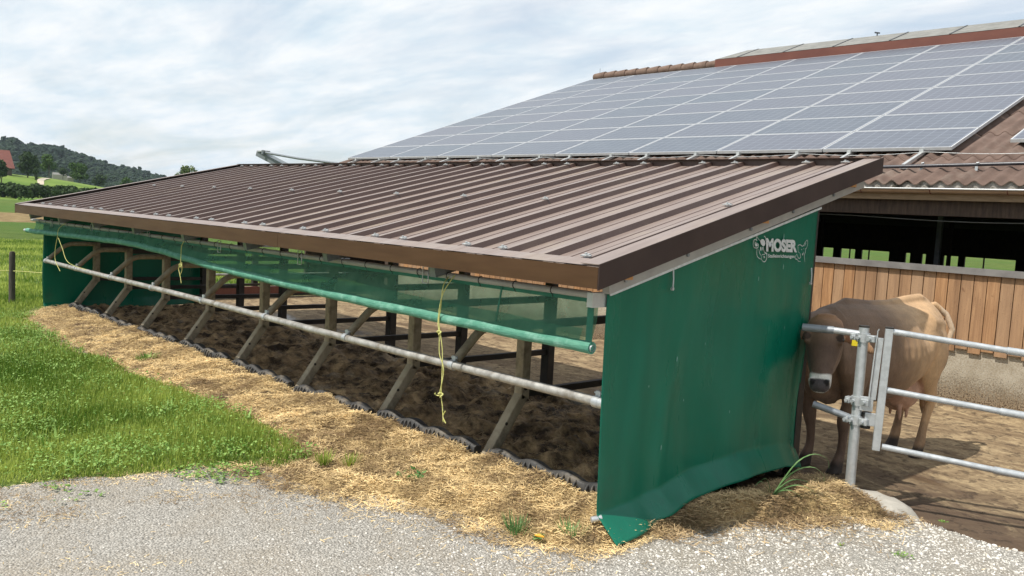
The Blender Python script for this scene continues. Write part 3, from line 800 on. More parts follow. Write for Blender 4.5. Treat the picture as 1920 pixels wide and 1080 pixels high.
nr = thing('neck_rail', (-4, -.347, .653), 'long galvanised pipe rail running along the open front of the stalls', 'rail')
mb = MB(); pts = [(-9.33, -.347, .653)] + [(xx, -.347, .653+.004*math.sin(xx)) for xx in np.linspace(-9.2, 1.06, 24)]
mb.tube(pts, .0285, 16); mb.build('pipe', M_['whitepipe'], nr)
mb = MB(); mb.tube([(1.0, -.347, .653), (1.07, -.347, .653)], .033, 16); mb.tube([(1.068,-.347,.653),(1.074,-.347,.653)], .024, 12); mb.build('end_sleeve', M_['galv'], nr)
mb = MB(); mb.tube([(-9.35, -.32, .653), (-9.30, -.36, .655)], .033, 12); mb.build('end_elbow', M_['whitepipe'], nr)

# rubber comb strips between the legs
bays = ['first', 'second', 'third', 'fourth', 'fifth', 'sixth', 'seventh', 'eighth']
def mat_proto():
    r = thing('rubber_strip', (0, 0, 0), 'x', 'rubber strip')
    L_ = SP-.12; n = 64
    mb = MB(); vs = []
    for i in range(n+1):
        t = i/n; x = -L_/2 + L_*t
        sc = (.5-.5*math.cos(2*math.pi*4*t))**.8
        zt = .026 + .034*sc
        # section: flat top lip leaning forward, front face, bottom
        vs += [(x, .035, zt-.01), (x, -.012, zt), (x, -.035-.012*sc, zt-.012), (x, -.030, -.07), (x, .03, -.08)]
    fs = []
    for i in range(n):
        for j in range(4):
            a = i*5+j; fs.append((a, a+5, a+6, a+1))
    mb.add(vs, fs, True)
    mb.add([vs[j] for j in range(5)], [(0,1,2,3,4)]); mb.add([vs[n*5+j] for j in range(5)], [(4,3,2,1,0)])
    mb.build('lip', M_['rubber'], r)
    for c in range(4):
        for k in range(5):
            t = (c+.17+.165*k)/4; x = -L_/2+L_*t
            z0 = .026+.034*(.5-.5*math.cos(2*math.pi*4*t))**.8
            mb = MB(); mb.tube([(x, -.030, z0-.012), (x+.004, -.056, z0-.03), (x+.006, -.068, z0-.065), (x+.002, -.074, z0-.115)], .007, 7, rs=[.008,.009,.008,.005])
            mb.build('tooth', M_['rubber'], r)
    return r
mp0 = mat_proto()
for k in range(8):
    o = mp0 if k == 0 else copy_tree(mp0)
    o.location = (X0-(k-.5)*SP - (.02 if k else 0), -.02+.01*math.sin(k*2.1), .006+.014*math.sin(k*1.7+.9))
    o.rotation_euler = (R(2*math.sin(k*3)), R(1.2*math.sin(k*2.3)), R(.8*math.cos(k)))
    o['label'] = ('scalloped grey rubber strip with teeth ending at the near green tarp' if k == 0 else
                  'scalloped rubber strip along the kerb, %s bay counted from the near tarp' % bays[k])
    o['group'] = 'rubber strips along the bedding kerb'

# ------------------------------------------------------------------ near tarp with print
TX = 1.10
def tarp_mesh(name, x0, ya, yb_, ztop, side, label, amp=1.5, flare=1.0, bottom=None):
    r = thing(name, (x0, (ya+yb_)/2, 0), label, 'tarpaulin', None)
    nu, nv = 110, 120
    u = np.linspace(0, 1, nu)[:, None]*np.ones((1, nv)); v = np.ones((nu, 1))*np.linspace(0, 1, nv)[None, :]
    y = ya+(yb_-ya)*u
    zt = ztop(y); zb_ = bottom(u)
    z = zb_+(zt-zb_)*v
    low = 1-sstep(.25, 1.15, z)
    X = np.zeros_like(y)
    X += amp*low*(.014*np.sin(u*9+1.0+z*1.1) + .007*np.sin(u*23+z*3+.5))
    X += amp*.010*np.exp(-((u-.24-.08*(z))/.035)**2)*sstep(1.5, .9, z)
    X += amp*.012*np.exp(-((u-.13-.02*z)/.05)**2)*sstep(1.3, .8, z)
    X += amp*.008*np.exp(-((u-.93)/.03)**2)*sstep(1.7, 1.2, z)
    X += -.02*np.sin(np.pi*u)*np.sin(np.pi*np.clip(v, 0, 1))*amp
    # hem flares outward where it lies on the litter
    crease = .085+.05*np.sin(u*5+.4)
    fl = np.maximum(0, (zb_+.165-crease*.3 - z))
    X += flare*fl*(1.15-.75*u + .03*np.sin(u*30)+.06*np.sin(u*11+2))
    X += flare*.005*np.sin(u*34+z*20)*sstep(.22, .05, z-zb_)
    V = np.stack([x0+side*X, y - .02*low*np.sin(z*3), z], -1).reshape(-1, 3)
    i = (np.arange(nu-1)[:, None]*nv+np.arange(nv-1)[None, :]).ravel()
    Fc = np.stack([i, i+nv, i+nv+1, i+1], 1)
    o = npmesh('sheet', V, Fc, M_['tarp'], parent=r, smooth=True)
    s = o.modifiers.new('thick', 'SOLIDIFY'); s.thickness = .002
    return r, o
def ztop_near(y): return 1.282 + (y+.416)*.2405
tarp, tsheet = tarp_mesh('side_tarp', TX, -.425, 1.965, ztop_near, 1, 'large green tarpaulin with white printed lettering closing the near end of the shelter',
                         bottom=lambda u: np.interp(u, [0, .25, .45, .65, .85, 1], [-.085, -.045, -.01, .005, -.02, -.10]) + .004*np.sin(u*23))
mb = MB(); mb.bar((1.124, -.43, ztop_near(-.43)-.001), (1.124, 1.962, ztop_near(1.962)-.001), .008, .016); mb.build('top_hem', M_['white'], tarp)
for (y, z0, z1, tl) in ((.15, 1.41, 1.30, 0), (1.90, 1.41, 1.30, 0)):
    mb = MB(); mb.tube([(1.118, y, z0), (1.124, y, (z0+z1)/2), (1.122, y+.004, z1)], .0055, 8); mb.tube([(1.116, y-.002, z1-.004), (1.13, y-.002, z1-.004)], .011, 8); mb.build('hook', M_['galv'], tarp)
mb = MB(); mb.tube([(1.11, -.452, .02), (1.14, -.40, .03)], .017, 12)
mb.build('weight_pipe', M_['galv'], tarp)
for (sy, sz, sl, sw) in ((.30, .86, .03, .006), (.02, .72, .012, .005), (.62, .93, .018, .004), (1.20, 1.34, .03, .005), (1.52, 1.42, .035, .006), (1.48, 1.63, .045, .007), (.95, .45, .02, .005), (.18, .33, .03, .006), (1.62, .98, .025, .005), (.45, .58, .015, .005)):
    dg_ = tsheet.closest_point_on_mesh(Vector((TX, sy, sz))-origin_of(tarp))[1] + origin_of(tarp)
    mb = MB(); pts_ = [(dg_.x+.0045, sy-sw, sz-sl/2), (dg_.x+.0045, sy+sw*.4, sz-sl*.6), (dg_.x+.0045, sy+sw, sz), (dg_.x+.0045, sy+sw*.3, sz+sl/2), (dg_.x+.0045, sy-sw*.8, sz+sl*.3)]
    mb.add(pts_, [(0,1,2,3,4)]); mb.build('scuff_mark', M_['scuff'], tarp)
# lettering mapped onto the tarp from the flat artwork
def uv2w(u, v, off=.012):
    return (TX+off, .81828+6.2917e-4*u+5.216e-5*v, 1.71011+7.1e-6*u-3.10185e-4*v)
def text_mesh(txt, u0, u1, vt0, vt1, vb0, vb1, bold, name):
    cu = bpy.data.curves.new('txt', 'FONT'); cu.body = txt; cu.offset = bold; cu.resolution_u = 6; cu.fill_mode = 'FRONT'
    to = bpy.data.objects.new('txt', cu); link(to)
    dg = bpy.context.evaluated_depsgraph_get(); dg.update()
    me = bpy.data.meshes.new_from_object(to.evaluated_get(dg))
    bpy.data.objects.remove(to)
    P = np.array([v.co[:] for v in me.vertices])
    x0_, x1_ = P[:, 0].min(), P[:, 0].max()
    lo_ = 0.0 if txt.islower() or 'g' in txt else P[:, 1].min(); hi_ = P[:, 1].max()
    o0 = origin_of(tarp)
    for v in me.vertices:
        a = (v.co.x-x0_)/(x1_-x0_); b_ = (v.co.y-lo_)/(hi_-lo_)
        uu = u0+(u1-u0)*a; vv = (vb0+(vb1-vb0)*a)*(1-b_)+(vt0+(vt1-vt0)*a)*b_
        v.co = Vector(uv2w(uu, vv))-o0
    me.materials.clear(); me.materials.append(M_['white'])
    o = bpy.data.objects.new(name, me); link(o); o.parent = tarp
    return o
text_mesh('MOSER', 607, 1300, 315, 352, 615, 640, .055, 'lettering')
text_mesh('Stalleinrichtungen', 645, 1245, 668, 690, 742, 762, .018, 'lettering')
def strokes(name, polys, w=9, fills=()):
    mb = MB()
    for pl in polys:
        # smooth with catmull-rom
        P = [np.array(p, float) for p in pl]; Q = []
        for i in range(len(P)-1):
            p0 = P[max(i-1, 0)]; p1 = P[i]; p2 = P[i+1]; p3 = P[min(i+2, len(P)-1)]
            for t in np.linspace(0, 1, 5, endpoint=False):
                Q.append(.5*((2*p1)+(-p0+p2)*t+(2*p0-5*p1+4*p2-p3)*t*t+(-p0+3*p1-3*p2+p3)*t**3))
        Q.append(P[-1]); L1 = []; L2 = []
        for i, q in enumerate(Q):
            d = Q[min(i+1, len(Q)-1)]-Q[max(i-1, 0)]; d = d/(np.linalg.norm(d)+1e-9); n_ = np.array([-d[1]*.5, d[0]])
            ww = w*(.55+.45*math.sin(math.pi*i/(len(Q)-1)))
            L1.append(uv2w(*(q+n_*ww))); L2.append(uv2w(*(q-n_*ww)))
        b = len(mb.v); mb.v += L1+L2; n_ = len(Q)
        for i in range(n_-1): mb.f.append((b+i, b+i+1, b+n_+i+1, b+n_+i)); mb.sm.append(False)
    for pl in fills:
        b = len(mb.v); mb.v += [uv2w(u, v) for u, v in pl]; mb.f.append(tuple(range(b, b+len(pl)))); mb.sm.append(False)
    return mb.build(name, M_['white'], tarp)
strokes('bull_emblem', [
    [(345,520),(333,440),(350,370),(385,355),(420,390)], [(420,390),(398,335),(412,290),(440,340),(480,380)],
    [(585,390),(598,330),(572,275),(565,300)], [(345,520),(380,535),(430,525),(440,460),(400,430),(360,400)],
    [(415,540),(408,620),(412,690),(440,745),(500,780)], [(450,560),(465,640),(490,700)], [(550,580),(575,630),(615,650),(625,690)],
    [(510,700),(525,675),(560,680),(600,650),(620,700),(610,780),(575,835),(535,825),(510,780),(508,700)], [(545,730),(565,715),(575,740),(550,750)]],
    w=8, fills=[[(480,395),(490,360),(520,342),(555,350),(580,390),(590,430),(575,480),(545,500),(520,480),(495,450)],
                [(365,430),(400,445),(430,470),(415,500),(380,500)], [(480,515),(500,510),(505,560),(500,600),(485,590)], [(525,520),(548,505),(545,580),(530,590)]])
strokes('calf_emblem', [
    [(1365,650),(1330,620),(1325,540),(1325,480),(1375,460),(1420,490),(1455,480),(1480,430),(1545,350),(1555,450),(1530,540),(1490,560)],
    [(1480,490),(1505,440),(1520,420)], [(1500,565),(1505,620),(1480,690),(1480,760),(1495,860)],
    [(1300,670),(1270,720),(1258,780),(1300,790),(1335,840),(1390,850)], [(1300,670),(1320,740),(1350,775),(1385,750),(1380,680),(1365,650)],
    [(1450,620),(1455,670),(1425,660)]], w=7, fills=[[(1420,680),(1450,675),(1435,715)], [(1405,565),(1415,560),(1418,580),(1406,583)], [(1450,545),(1462,548),(1458,566)], [(1265,785),(1290,775),(1300,800),(1275,805)]])

# far tarp
def ztop_far(y): return 1.31 + (y+.416)*.2405
ftarp, fs_ = tarp_mesh('side_tarp', -9.40, -.36, 2.02, ztop_far, 1, 'dark green tarpaulin closing the far left end of the shelter', amp=.7, flare=.35,
                       bottom=lambda u: -.10+.05*u)

# ------------------------------------------------------------------ rolled net curtain along the front
nc = thing('net_curtain', (-4.3, -.46, 1.2), 'green netting curtain hanging under the eave, rolled round a sagging pole', 'net curtain')
PX_ = [-9.72,-9.51,-7.35,-5.72,-4.82,-3.57,-1.69,-.36,.63,1.03]
PZ_ = [1.066,1.068,1.107,1.134,1.106,1.043,.998,.987,.979,.982]
def pole_z(x): return np.interp(x, PX_, PZ_)
def pz_s(x): return float(np.mean([pole_z(x+d) for d in (-.25,-.12,0,.12,.25)]))
xs = np.linspace(-9.66, 1.075, 150)
pts = [(x, -.50+.006*math.sin(x*2.3), pz_s(x)+.002*math.sin(x*9)) for x in xs]
rs = [.030+.0035*float(vnoise(np.array(x*7), np.array(0.), 3))+.003*float(vnoise(np.array(x*17), np.array(1.), 5)) for x in xs]
mb = MB(); mb.tube(pts, .033, 18, rs=rs); mb.build('roll', M_['netroll'], nc)
mb = MB(); mb.tube([(-9.80, -.50, pz_s(-9.7)-.001), (-9.65, -.50, pz_s(-9.65))], .021, 12); mb.tube([(1.07, -.50, pz_s(1.03)), (1.085, -.50, pz_s(1.03)-.001)], .020, 12, caps=False); mb.build('roll_tube', M_['galv'], nc)
def zpipe(x): return 1.215+.0035*(x+9.6)
nu, nv = 300, 26
u = np.linspace(-9.42, 1.06, nu)[:, None]*np.ones((1, nv)); v = np.ones((nu, 1))*np.linspace(0, 1, nv)[None, :]
zt = zpipe(u)-.012-.010*np.abs(np.sin(u*np.pi/.62)); zl = np.vectorize(pz_s)(u)+.01
z = zl+(zt-zl)*v
yy = -.50+.055*v + .03*np.sin(np.pi*v)*(fbm(u+20, v*.6+3, 1.0, 2, 7)-.45) + .012*np.sin(np.pi*v)*np.sin(u*6.5+v*2)
V = np.stack([u, yy, z], -1).reshape(-1, 3)
i = (np.arange(nu-1)[:, None]*nv+np.arange(nv-1)[None, :]).ravel()
npmesh('netting', V, np.stack([i, i+nv, i+nv+1, i+1], 1), M_['net'], parent=nc, smooth=True)
# second slack layer of net just above the roll
n2_ = 200; u = np.linspace(-8.9, .99, n2_)[:, None]*np.ones((1, 8)); v = np.ones((n2_, 1))*np.linspace(0, 1, 8)[None, :]
h2 = .05+.085*fbm(u+9, u*0+2, .9, 3, 12)
z = np.vectorize(pz_s)(u)+.015+h2*v
yy = -.515+.03*v
V = np.stack([u, yy, z], -1).reshape(-1, 3)
i = (np.arange(n2_-1)[:, None]*8+np.arange(7)[None, :]).ravel()
npmesh('slack_fold', V, np.stack([i, i+8, i+9, i+1], 1), M_['net'], parent=nc, smooth=True)
mb = MB(); mb.bar((-9.42, -.455, zpipe(-9.4)-.018), (1.0, -.455, zpipe(1)-.018), .003, .022)
mb.bar((1.02, -.462, zpipe(1)-.01), (1.06, -.510, .99), .045, .003, up=(0,1,0))
mb.bar((.305, -.458, zpipe(1)-.01), (.300, -.500, .99), .014, .003, up=(0,1,0))
mb.build('edge_band', M_['netband'], nc)
cp = thing('curtain_pipe', (-4.3, -.44, 1.25), 'grey pipe under the eave from which the green netting hangs', 'pipe')
mb = MB(); mb.tube([(-9.62, -.45, zpipe(-9.62)+.012), (1.0, -.45, zpipe(1)+.012)], .021, 14); mb.build('pipe', M_['pale_strip'], cp)
hx = [-9.15,-7.5,-5.9,-4.35,-2.75,-1.25,.2]
for x in (-8.6,-7.0,-5.2,-3.5,-2.05,-.42):
    mb = MB(); z0 = zpipe(x)
    mb.tube([(x-.03, -.478, z0-.055), (x-.03, -.478, z0+.055), (x+.03, -.478, z0+.055), (x+.03, -.478, z0-.055), (x-.03, -.478, z0-.055)], .004, 6)
    mb.build('bracket', M_['galv'], cp)
for x in np.arange(-9.2, 1.0, .31):
    mb = MB(); z0 = zpipe(x)+.012; mb.tube([(x, -.45+.024*math.cos(a), z0+.024*math.sin(a)-.0) for a in np.linspace(0, 6.28, 10)], .0028, 5); mb.tube([(x, -.455, z0-.023), (x+.01, -.458, z0-.04)], .003, 5)
    mb.build('cable_tie', M_['black'], cp)

# yellow cords
def cord(name, paths, label):
    allp = [p for pl in paths for p in pl]
    r = thing(name, allp[0], label, 'cord', 'yellow cords holding up the net')
    for j, pl in enumerate(paths):
        Q = []; P = [np.array(p, float) for p in pl]
        for i in range(len(P)-1):
            p0 = P[max(i-1, 0)]; p1 = P[i]; p2 = P[i+1]; p3 = P[min(i+2, len(P)-1)]
            for t in np.linspace(0, 1, 6, endpoint=False): Q.append(.5*((2*p1)+(-p0+p2)*t+(2*p0-5*p1+4*p2-p3)*t*t+(-p0+3*p1-3*p2+p3)*t**3))
        Q.append(P[-1])
        mb = MB(); mb.tube(Q, .0035, 7); mb.build('strand', M_['ropey'], r)
    return r
def knot(r, p, s=.012):
    mb = MB()
    mb.tube([(p[0]+s*math.cos(a)*(1+.3*math.sin(3*a)), p[1]-.004+s*.6*math.sin(2*a), p[2]+s*math.sin(a)) for a in np.linspace(0, 9.4, 24)], .0045, 6)
    mb.build('knot', M_['ropey'], r)
y_ = -.545
c1 = cord('cord', [[(-.19,-.47,1.255),(-.15,y_,1.20),(-.165,y_,1.06),(-.175,y_,.96),(-.13,y_,.80),(-.12,y_,.66),(-.118,y_,.50),(-.10,y_,.42),(-.085,y_,.325)],
                   [(-.13,-.47,1.27),(-.145,y_-.004,1.15),(-.185,y_,.98),(-.165,y_,.88),(-.145,y_-.008,.76),(-.105,y_,.66),(-.13,y_-.005,.50)],
                   [(-.12,y_,.50),(-.15,y_,.485),(-.185,y_,.49),(-.165,y_-.01,.50)], [(-.07,y_,.40),(-.09,y_,.36),(-.06,y_,.322)]],
          'long knotted yellow cord hanging near the tarp end of the netting')
knot(c1, (-.165, y_, .895)); knot(c1, (-.12, y_, .495), .014)
c2 = cord('cord', [[(-4.13,-.47,1.30),(-4.16,y_,1.22),(-4.19,y_,1.10),(-4.20,y_,1.02),(-4.24,y_,.97),(-4.20,y_,.90),(-4.17,y_,.83)],
                   [(-4.17,y_,1.04),(-4.16,y_,.96),(-4.21,y_,.90)]], 'short bunched yellow cord in the middle of the rolled netting')
knot(c2, (-4.19, y_, 1.00), .016)
c3 = cord('cord', [[(-8.02,-.47,1.25),(-8.05,y_,1.17),(-8.10,y_,1.06),(-8.15,y_,.98),(-8.2,y_,.86),(-8.18,y_,.74),(-7.98,y_,.62)],
                   [(-8.06,y_,1.05),(-7.9,y_,.93),(-7.65,y_,.76),(-7.35,-.42,.69)]], 'slack yellow cord tied from the netting to the rail at the far end')

# ------------------------------------------------------------------ gate and its post
D = 6.0
gp = thing('gate_post', (1.61, 1.74, -.12), 'round galvanised post in pale straw between tarp and gate', 'post')
mb = MB(); mb.tube([(1.61, 1.74, -.25), (1.61, 1.74, 1.045)], .0335, 20); mb.build('pipe', M_['galv'], gp)
mb = MB(); mb.tube([(1.61, 1.74, 1.045), (1.61, 1.74, 1.056)], .035, 20); mb.build('top_cap', M_['black'], gp)
cone = MB(); n = 28
for rr_, zz in ((.34, -.16), (.30, -.11), (.22, -.075), (.10, -.065)):
    cone.v += [(1.78+rr_*math.cos(2*math.pi*k/n)*(1+.08*math.sin(3*k)), 1.62+rr_*.75*math.sin(2*math.pi*k/n), zz+.006*math.sin(k*2.)) for k in range(n)]
for q in range(3):
    for k in range(n): cone.f.append((q*n+k, q*n+(k+1) % n, (q+1)*n+(k+1) % n, (q+1)*n+k)); cone.sm.append(True)
cone.f.append(tuple(range(3*n, 4*n))); cone.sm.append(True)
cone.build('footing', M_['concrete'], gp)
for z, tz in ((.975, 0), (.535, 1), (.40, 2)):
    mb = MB(); mb.tube([(1.61, 1.74, z-.03), (1.61, 1.74, z+.03)], .043, 18)
    mb.box((1.54, 1.69, z-.022), (1.575, 1.74, z+.022)); mb.box((1.645, 1.70, z-.022), (1.70, 1.75, z+.022))
    for dx_ in (-.055, -.015, .06):
        mb.tube([(1.61+dx_, 1.675, z), (1.61+dx_, 1.70, z)], .012, 8)
    mb.build('clamp', M_['galv'], gp, bevel=.003)
mb = MB(); mb.tube([(1.60, 1.735, .995), (1.40, 1.66, 1.005)], .022, 14); r_ = mb.build('stub_rail', M_['galv'], gp)
mb = MB(); mb.tube([(1.43, 1.672, 1.003), (1.235, 1.60, 1.003)], .0265, 14); mb.build('sleeve', M_['galv_dark'], r_)
mb = MB(); mb.tube([(1.61, 1.735, .400), (1.345, 1.63, .472)], .024, 14); mb.build('stub_rail', M_['galv_dark'], gp)
mb = MB(); mb.tube([(1.665, 1.77, .46), (1.665, 1.77, .35)], .034, 14); mb.build('rubber_buffer', M_['black'], gp)

gt = thing('yard_gate', (1.80, 1.80, .22), 'galvanised tubular gate with three rails on the yard side of the post', 'gate')
g0 = np.array([1.765, 1.775]); gd = np.array([.905, .425]); gd /= np.linalg.norm(gd)
def gpnt(s, z): return (g0[0]+gd[0]*s, g0[1]+gd[1]*s, z)
# stile as square tube, leaning a little
mb = MB(); mb.bar(gpnt(-.015, .215), gpnt(0, 1.055), .05, .05, up=(gd[0], gd[1], 0)); mb.build('stile', M_['galv'], gt, bevel=.004)
mb = MB(); mb.bar(gpnt(0, 1.055), gpnt(0, 1.064), .052, .052, up=(gd[0], gd[1], 0)); mb.build('stile_cap', M_['black'], gt)
def rail(za_, zb2, name='rail'):
    mb = MB(); P = [gpnt(.0, za_), gpnt(1.0, za_+(zb2-za_)*.45)]
    mb.tube([gpnt(.02, za_), gpnt(.78, za_+(zb2-za_)*.36)], .0205, 14)
    mb.tube([gpnt(.70, za_+(zb2-za_)*.323), gpnt(2.4, zb2)], .0245, 14)
    mb.build(name, M_['galv'], gt)
rail(1.035, .865); rail(.635, .465); rail(.245, .075)
mb = MB(); mb.tube([gpnt(.93, .18), gpnt(.95, .98)], .02, 12); mb.build('upright', M_['galv'], gt)
mb = MB(); mb.tube([gpnt(2.4, .07), gpnt(2.4, .88)], .022, 12); mb.build('upright', M_['galv'], gt)
# latch channel beside the stile, bolt plates to the post
mb = MB(); mb.bar(gpnt(-.062, .56), gpnt(-.048, .985), .016, .035, up=(gd[0], gd[1], 0)); mb.bar(gpnt(-.088, .56), gpnt(-.074, .985), .04, .008, up=(gd[0], gd[1], 0)); mb.tube([gpnt(-.07, .98), gpnt(-.07, 1.03), gpnt(-.062, 1.045)], .004, 6)
mb.build('latch_channel', M_['galv'], gt)
mb = MB(); mb.bar(gpnt(-.10, .475), gpnt(-.10, .575), .012, .085, up=(gd[0], gd[1], 0)); mb.build('hinge_plate', M_['galv'], gt, bevel=.003)
mb = MB(); mb.bar(gpnt(-.065, .375), gpnt(-.065, .465), .012, .075, up=(gd[0], gd[1], 0)); mb.build('hinge_plate', M_['galv'], gt, bevel=.003)

# ------------------------------------------------------------------ barn
GY, WY = 6.03, 6.10               # gutter and front wall
PSL = .3616                        # roof slope
def bz(y): return 2.685 + PSL*(y-7.12)
BX0, BX1 = -13.35, 8.0
bn = thing('barn', (-2.5, 6.1, -.22), 'long timber barn with corrugated roof, dark open front and plank wall behind the yard', 'barn')
# corrugated roof in overlapping sheet rows
mb = MB(); wl_ = .177; nx = int((BX1-BX0)/wl_*8); rows = 9
ylen = (16.15-6.02)/rows
xs = np.linspace(BX0, BX1, nx)
for j in range(rows):
    y0 = 6.02+ylen*j-(.0 if j == 0 else .12); y1 = 6.02+ylen*(j+1)
    b0 = len(mb.v)
    for x in xs:
        c = .026*math.cos(2*math.pi*x/wl_)
        for (y, e) in ((y0, .014), (y1, .0)): mb.v.append((x, y, bz(y)+c+e))
        mb.v.append((x, y0, bz(y0)+c+.014-.010))
    for i in range(nx-1):
        a = b0+3*i
        mb.f.append((a, a+3, a+4, a+1)); mb.sm.append(True)
        mb.f.append((a+2, a+5, a+3, a)); mb.sm.append(False)
mb.build('roof', M_['corr'], bn)
# back slope and gables keep daylight out of the inside
mb = MB()
mb.add([(BX0, 16.1, bz(16.1)-.05), (BX1, 16.1, bz(16.1)-.05), (BX1, 26.4, bz(5.8)), (BX0, 26.4, bz(5.8)),
        (BX0, 16.1, bz(16.1)), (BX1, 16.1, bz(16.1)), (BX1, 26.4, bz(5.8)+.05), (BX0, 26.4, bz(5.8)+.05)],
       [(0,1,2,3),(7,6,5,4),(0,4,5,1),(2,6,7,3),(1,5,6,2),(0,3,7,4)])
mb.build('back_roof', M_['corr'], bn)
for xg in (BX0+.05, BX1-.05):
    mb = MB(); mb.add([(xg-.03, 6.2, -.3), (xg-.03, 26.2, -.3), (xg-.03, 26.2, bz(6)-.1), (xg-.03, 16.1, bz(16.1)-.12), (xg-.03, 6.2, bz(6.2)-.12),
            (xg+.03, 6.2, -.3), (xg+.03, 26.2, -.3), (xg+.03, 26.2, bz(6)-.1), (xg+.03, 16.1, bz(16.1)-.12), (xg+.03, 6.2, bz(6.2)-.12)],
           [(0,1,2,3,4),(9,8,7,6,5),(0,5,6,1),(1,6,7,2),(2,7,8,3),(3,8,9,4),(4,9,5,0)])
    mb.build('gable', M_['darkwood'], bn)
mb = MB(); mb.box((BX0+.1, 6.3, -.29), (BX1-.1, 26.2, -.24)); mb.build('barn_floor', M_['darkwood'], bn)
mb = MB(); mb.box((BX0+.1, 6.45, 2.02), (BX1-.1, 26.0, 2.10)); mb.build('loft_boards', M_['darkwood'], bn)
# wavy eave fillers
mb = MB(); nn = int((BX1-BX0)/.02)
b0 = len(mb.v)
for i in range(nn+1):
    x = BX0+(BX1-BX0)*i/nn; c = .024*math.cos(2*math.pi*x/wl_)
    d_ = .012*abs(math.sin(math.pi*x/wl_))
    mb.v.append((x, 6.045+d_, 2.19)); mb.v.append((x, 6.045+d_, bz(6.045)+c+.010))
for i in range(nn):
    a = b0+2*i; mb.f.append((a, a+2, a+3, a+1)); mb.sm.append(False)
mb.build('eave_filler', M_['fibre'], bn)
# gutter: half round profile with rolled lip
mb = MB(); prof_g = [(.055*math.cos(a), .050*math.sin(a)) for a in np.linspace(math.pi, 2*math.pi, 9)]
gz = 2.222
b0 = len(mb.v); gx_ = [BX0, BX1]
for x in gx_:
    for (py, pz) in prof_g: mb.v.append((x, 5.985+py, gz+pz))
for k in range(8): mb.f.append((b0+k, b0+9+k, b0+10+k, b0+k+1)); mb.sm.append(True)
g_ = mb.build('gutter', M_['gutter'], bn)
mb = MB(); mb.tube([(BX0, 5.930, gz), (BX1, 5.930, gz)], .009, 8); mb.build('gutter_lip', M_['alu'], g_)
mb = MB(); mb.box((BX0, 6.035, 2.10), (BX1, 6.075, 2.185)); mb.build('eave_board', mat('eave_timber', (.20,.135,.075), (.28,.20,.12), rough=.7, scale=6, stretch=(1,6,6)), bn)
for x in np.arange(-12.8, 7.8, .78):
    mb = MB(); mb.tube([(x, 5.985+.058*math.cos(a), gz+.053*math.sin(a)) for a in np.linspace(math.pi, 2*math.pi, 9)], .005, 6)
    mb.build('gutter_bracket', M_['redboard'], g_)
# front wall: spattered concrete base, boards, cap; posts and lintel
WX0 = -9.85
mb = MB(); mb.box((WX0, WY, -.30), (BX1, WY+.16, .50)); mb.build('base_wall', M_['spatter'], bn)
cols_ = []
mb = MB(); x = WX0; k = 0
while x < BX1:
    wd = .132-.006; dep = .006*random.random(); b_ = .465 + (-.03 if k % 2 == 0 else .004)
    mb.box((x+.003, WY-.036-dep, b_), (x+wd, WY-.008, 1.325)); x += .132; k += 1
mb.box((WX0, WY-.007, .51), (BX1, WY+.03, 1.325))
w_ = mb.build('board_wall', M_['planks'], bn)
mb = MB(); mb.bar((WX0-.02, WY-.01, 1.348), (BX1, WY-.01, 1.348), .13, .045); mb.bar((WX0, WY-.075, 1.335), (BX1, WY-.075, 1.335), .006, .07); mb.build('wall_cap', M_['cap'], bn)
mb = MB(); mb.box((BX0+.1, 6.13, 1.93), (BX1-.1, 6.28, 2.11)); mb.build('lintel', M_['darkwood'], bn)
mb = MB(); mb.bar((WX0, WY+.02, 2.00), (WX0, WY+.02, -.3), .16, .16, up=(0,1,0)); mb.build('wall_post', M_['darkwood'], bn)
for x in (-1.07, 1.56, 3.9):
    mb = MB(); mb.bar((x, 6.16, 1.37), (x, 6.16, 1.93), .10, .10, up=(0,1,0)); mb.build('wall_post', M_['darkwood'], bn)
for (x, y) in ((-.6, 9.5), (3.2, 9.5), (-6, 9.5), (-2.4, 15.5), (2.2, 15.5), (-8.2, 15.5), (-5.3, 15.5)):
    mb = MB(); mb.box((x-.035, y-.035, -.25), (x+.035, y+.035, 2.05)); mb.build('inner_post', M_['galv_dark'] if y < 10 else M_['darkwood'], bn)
# rear wall with low openings onto the meadow
wins = [(-10.295,-9.887),(-9.602,-9.069),(-8.833,-7.854),(-7.299,-7.138),(-6.75,-6.62),(-6.05,-5.593),(-5.392,-3.89),(-3.3,-1.5),(-.9,.9),(1.5,3.3)]
mb = MB(); RY = 26.15
mb.box((BX0, RY, 1.10), (BX1, RY+.1, 2.6)); mb.box((BX0, RY, -.3), (BX1, RY+.1, .58))
xs_ = [BX0]+[v for w in wins for v in w]+[BX1]
for k in range(0, len(xs_), 2): mb.box((xs_[k], RY+.004, .58), (xs_[k+1], RY+.096, 1.10))
mb.bar((-9.32, RY+.15, .5), (-9.32, RY+.15, 1.1), .04, .04, up=(0,1,0)); mb.bar((-8.62, RY+.15, .5), (-8.62, RY+.15, 1.1), .04, .04, up=(0,1,0)); mb.bar((-4.85, RY+.15, .5), (-4.85, RY+.15, 1.1), .04, .04, up=(0,1,0))
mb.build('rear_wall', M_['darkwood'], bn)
# drinking pipe hanging across the opening
mb = MB(); mb.tube([(x, 6.35, 1.905-.03*math.sin(math.pi*(x+4)/3.1)**2) for x in np.linspace(-9, 7.5, 60)], .006, 6); mb.build('sagging_cable', M_['galv_dark'], bn)
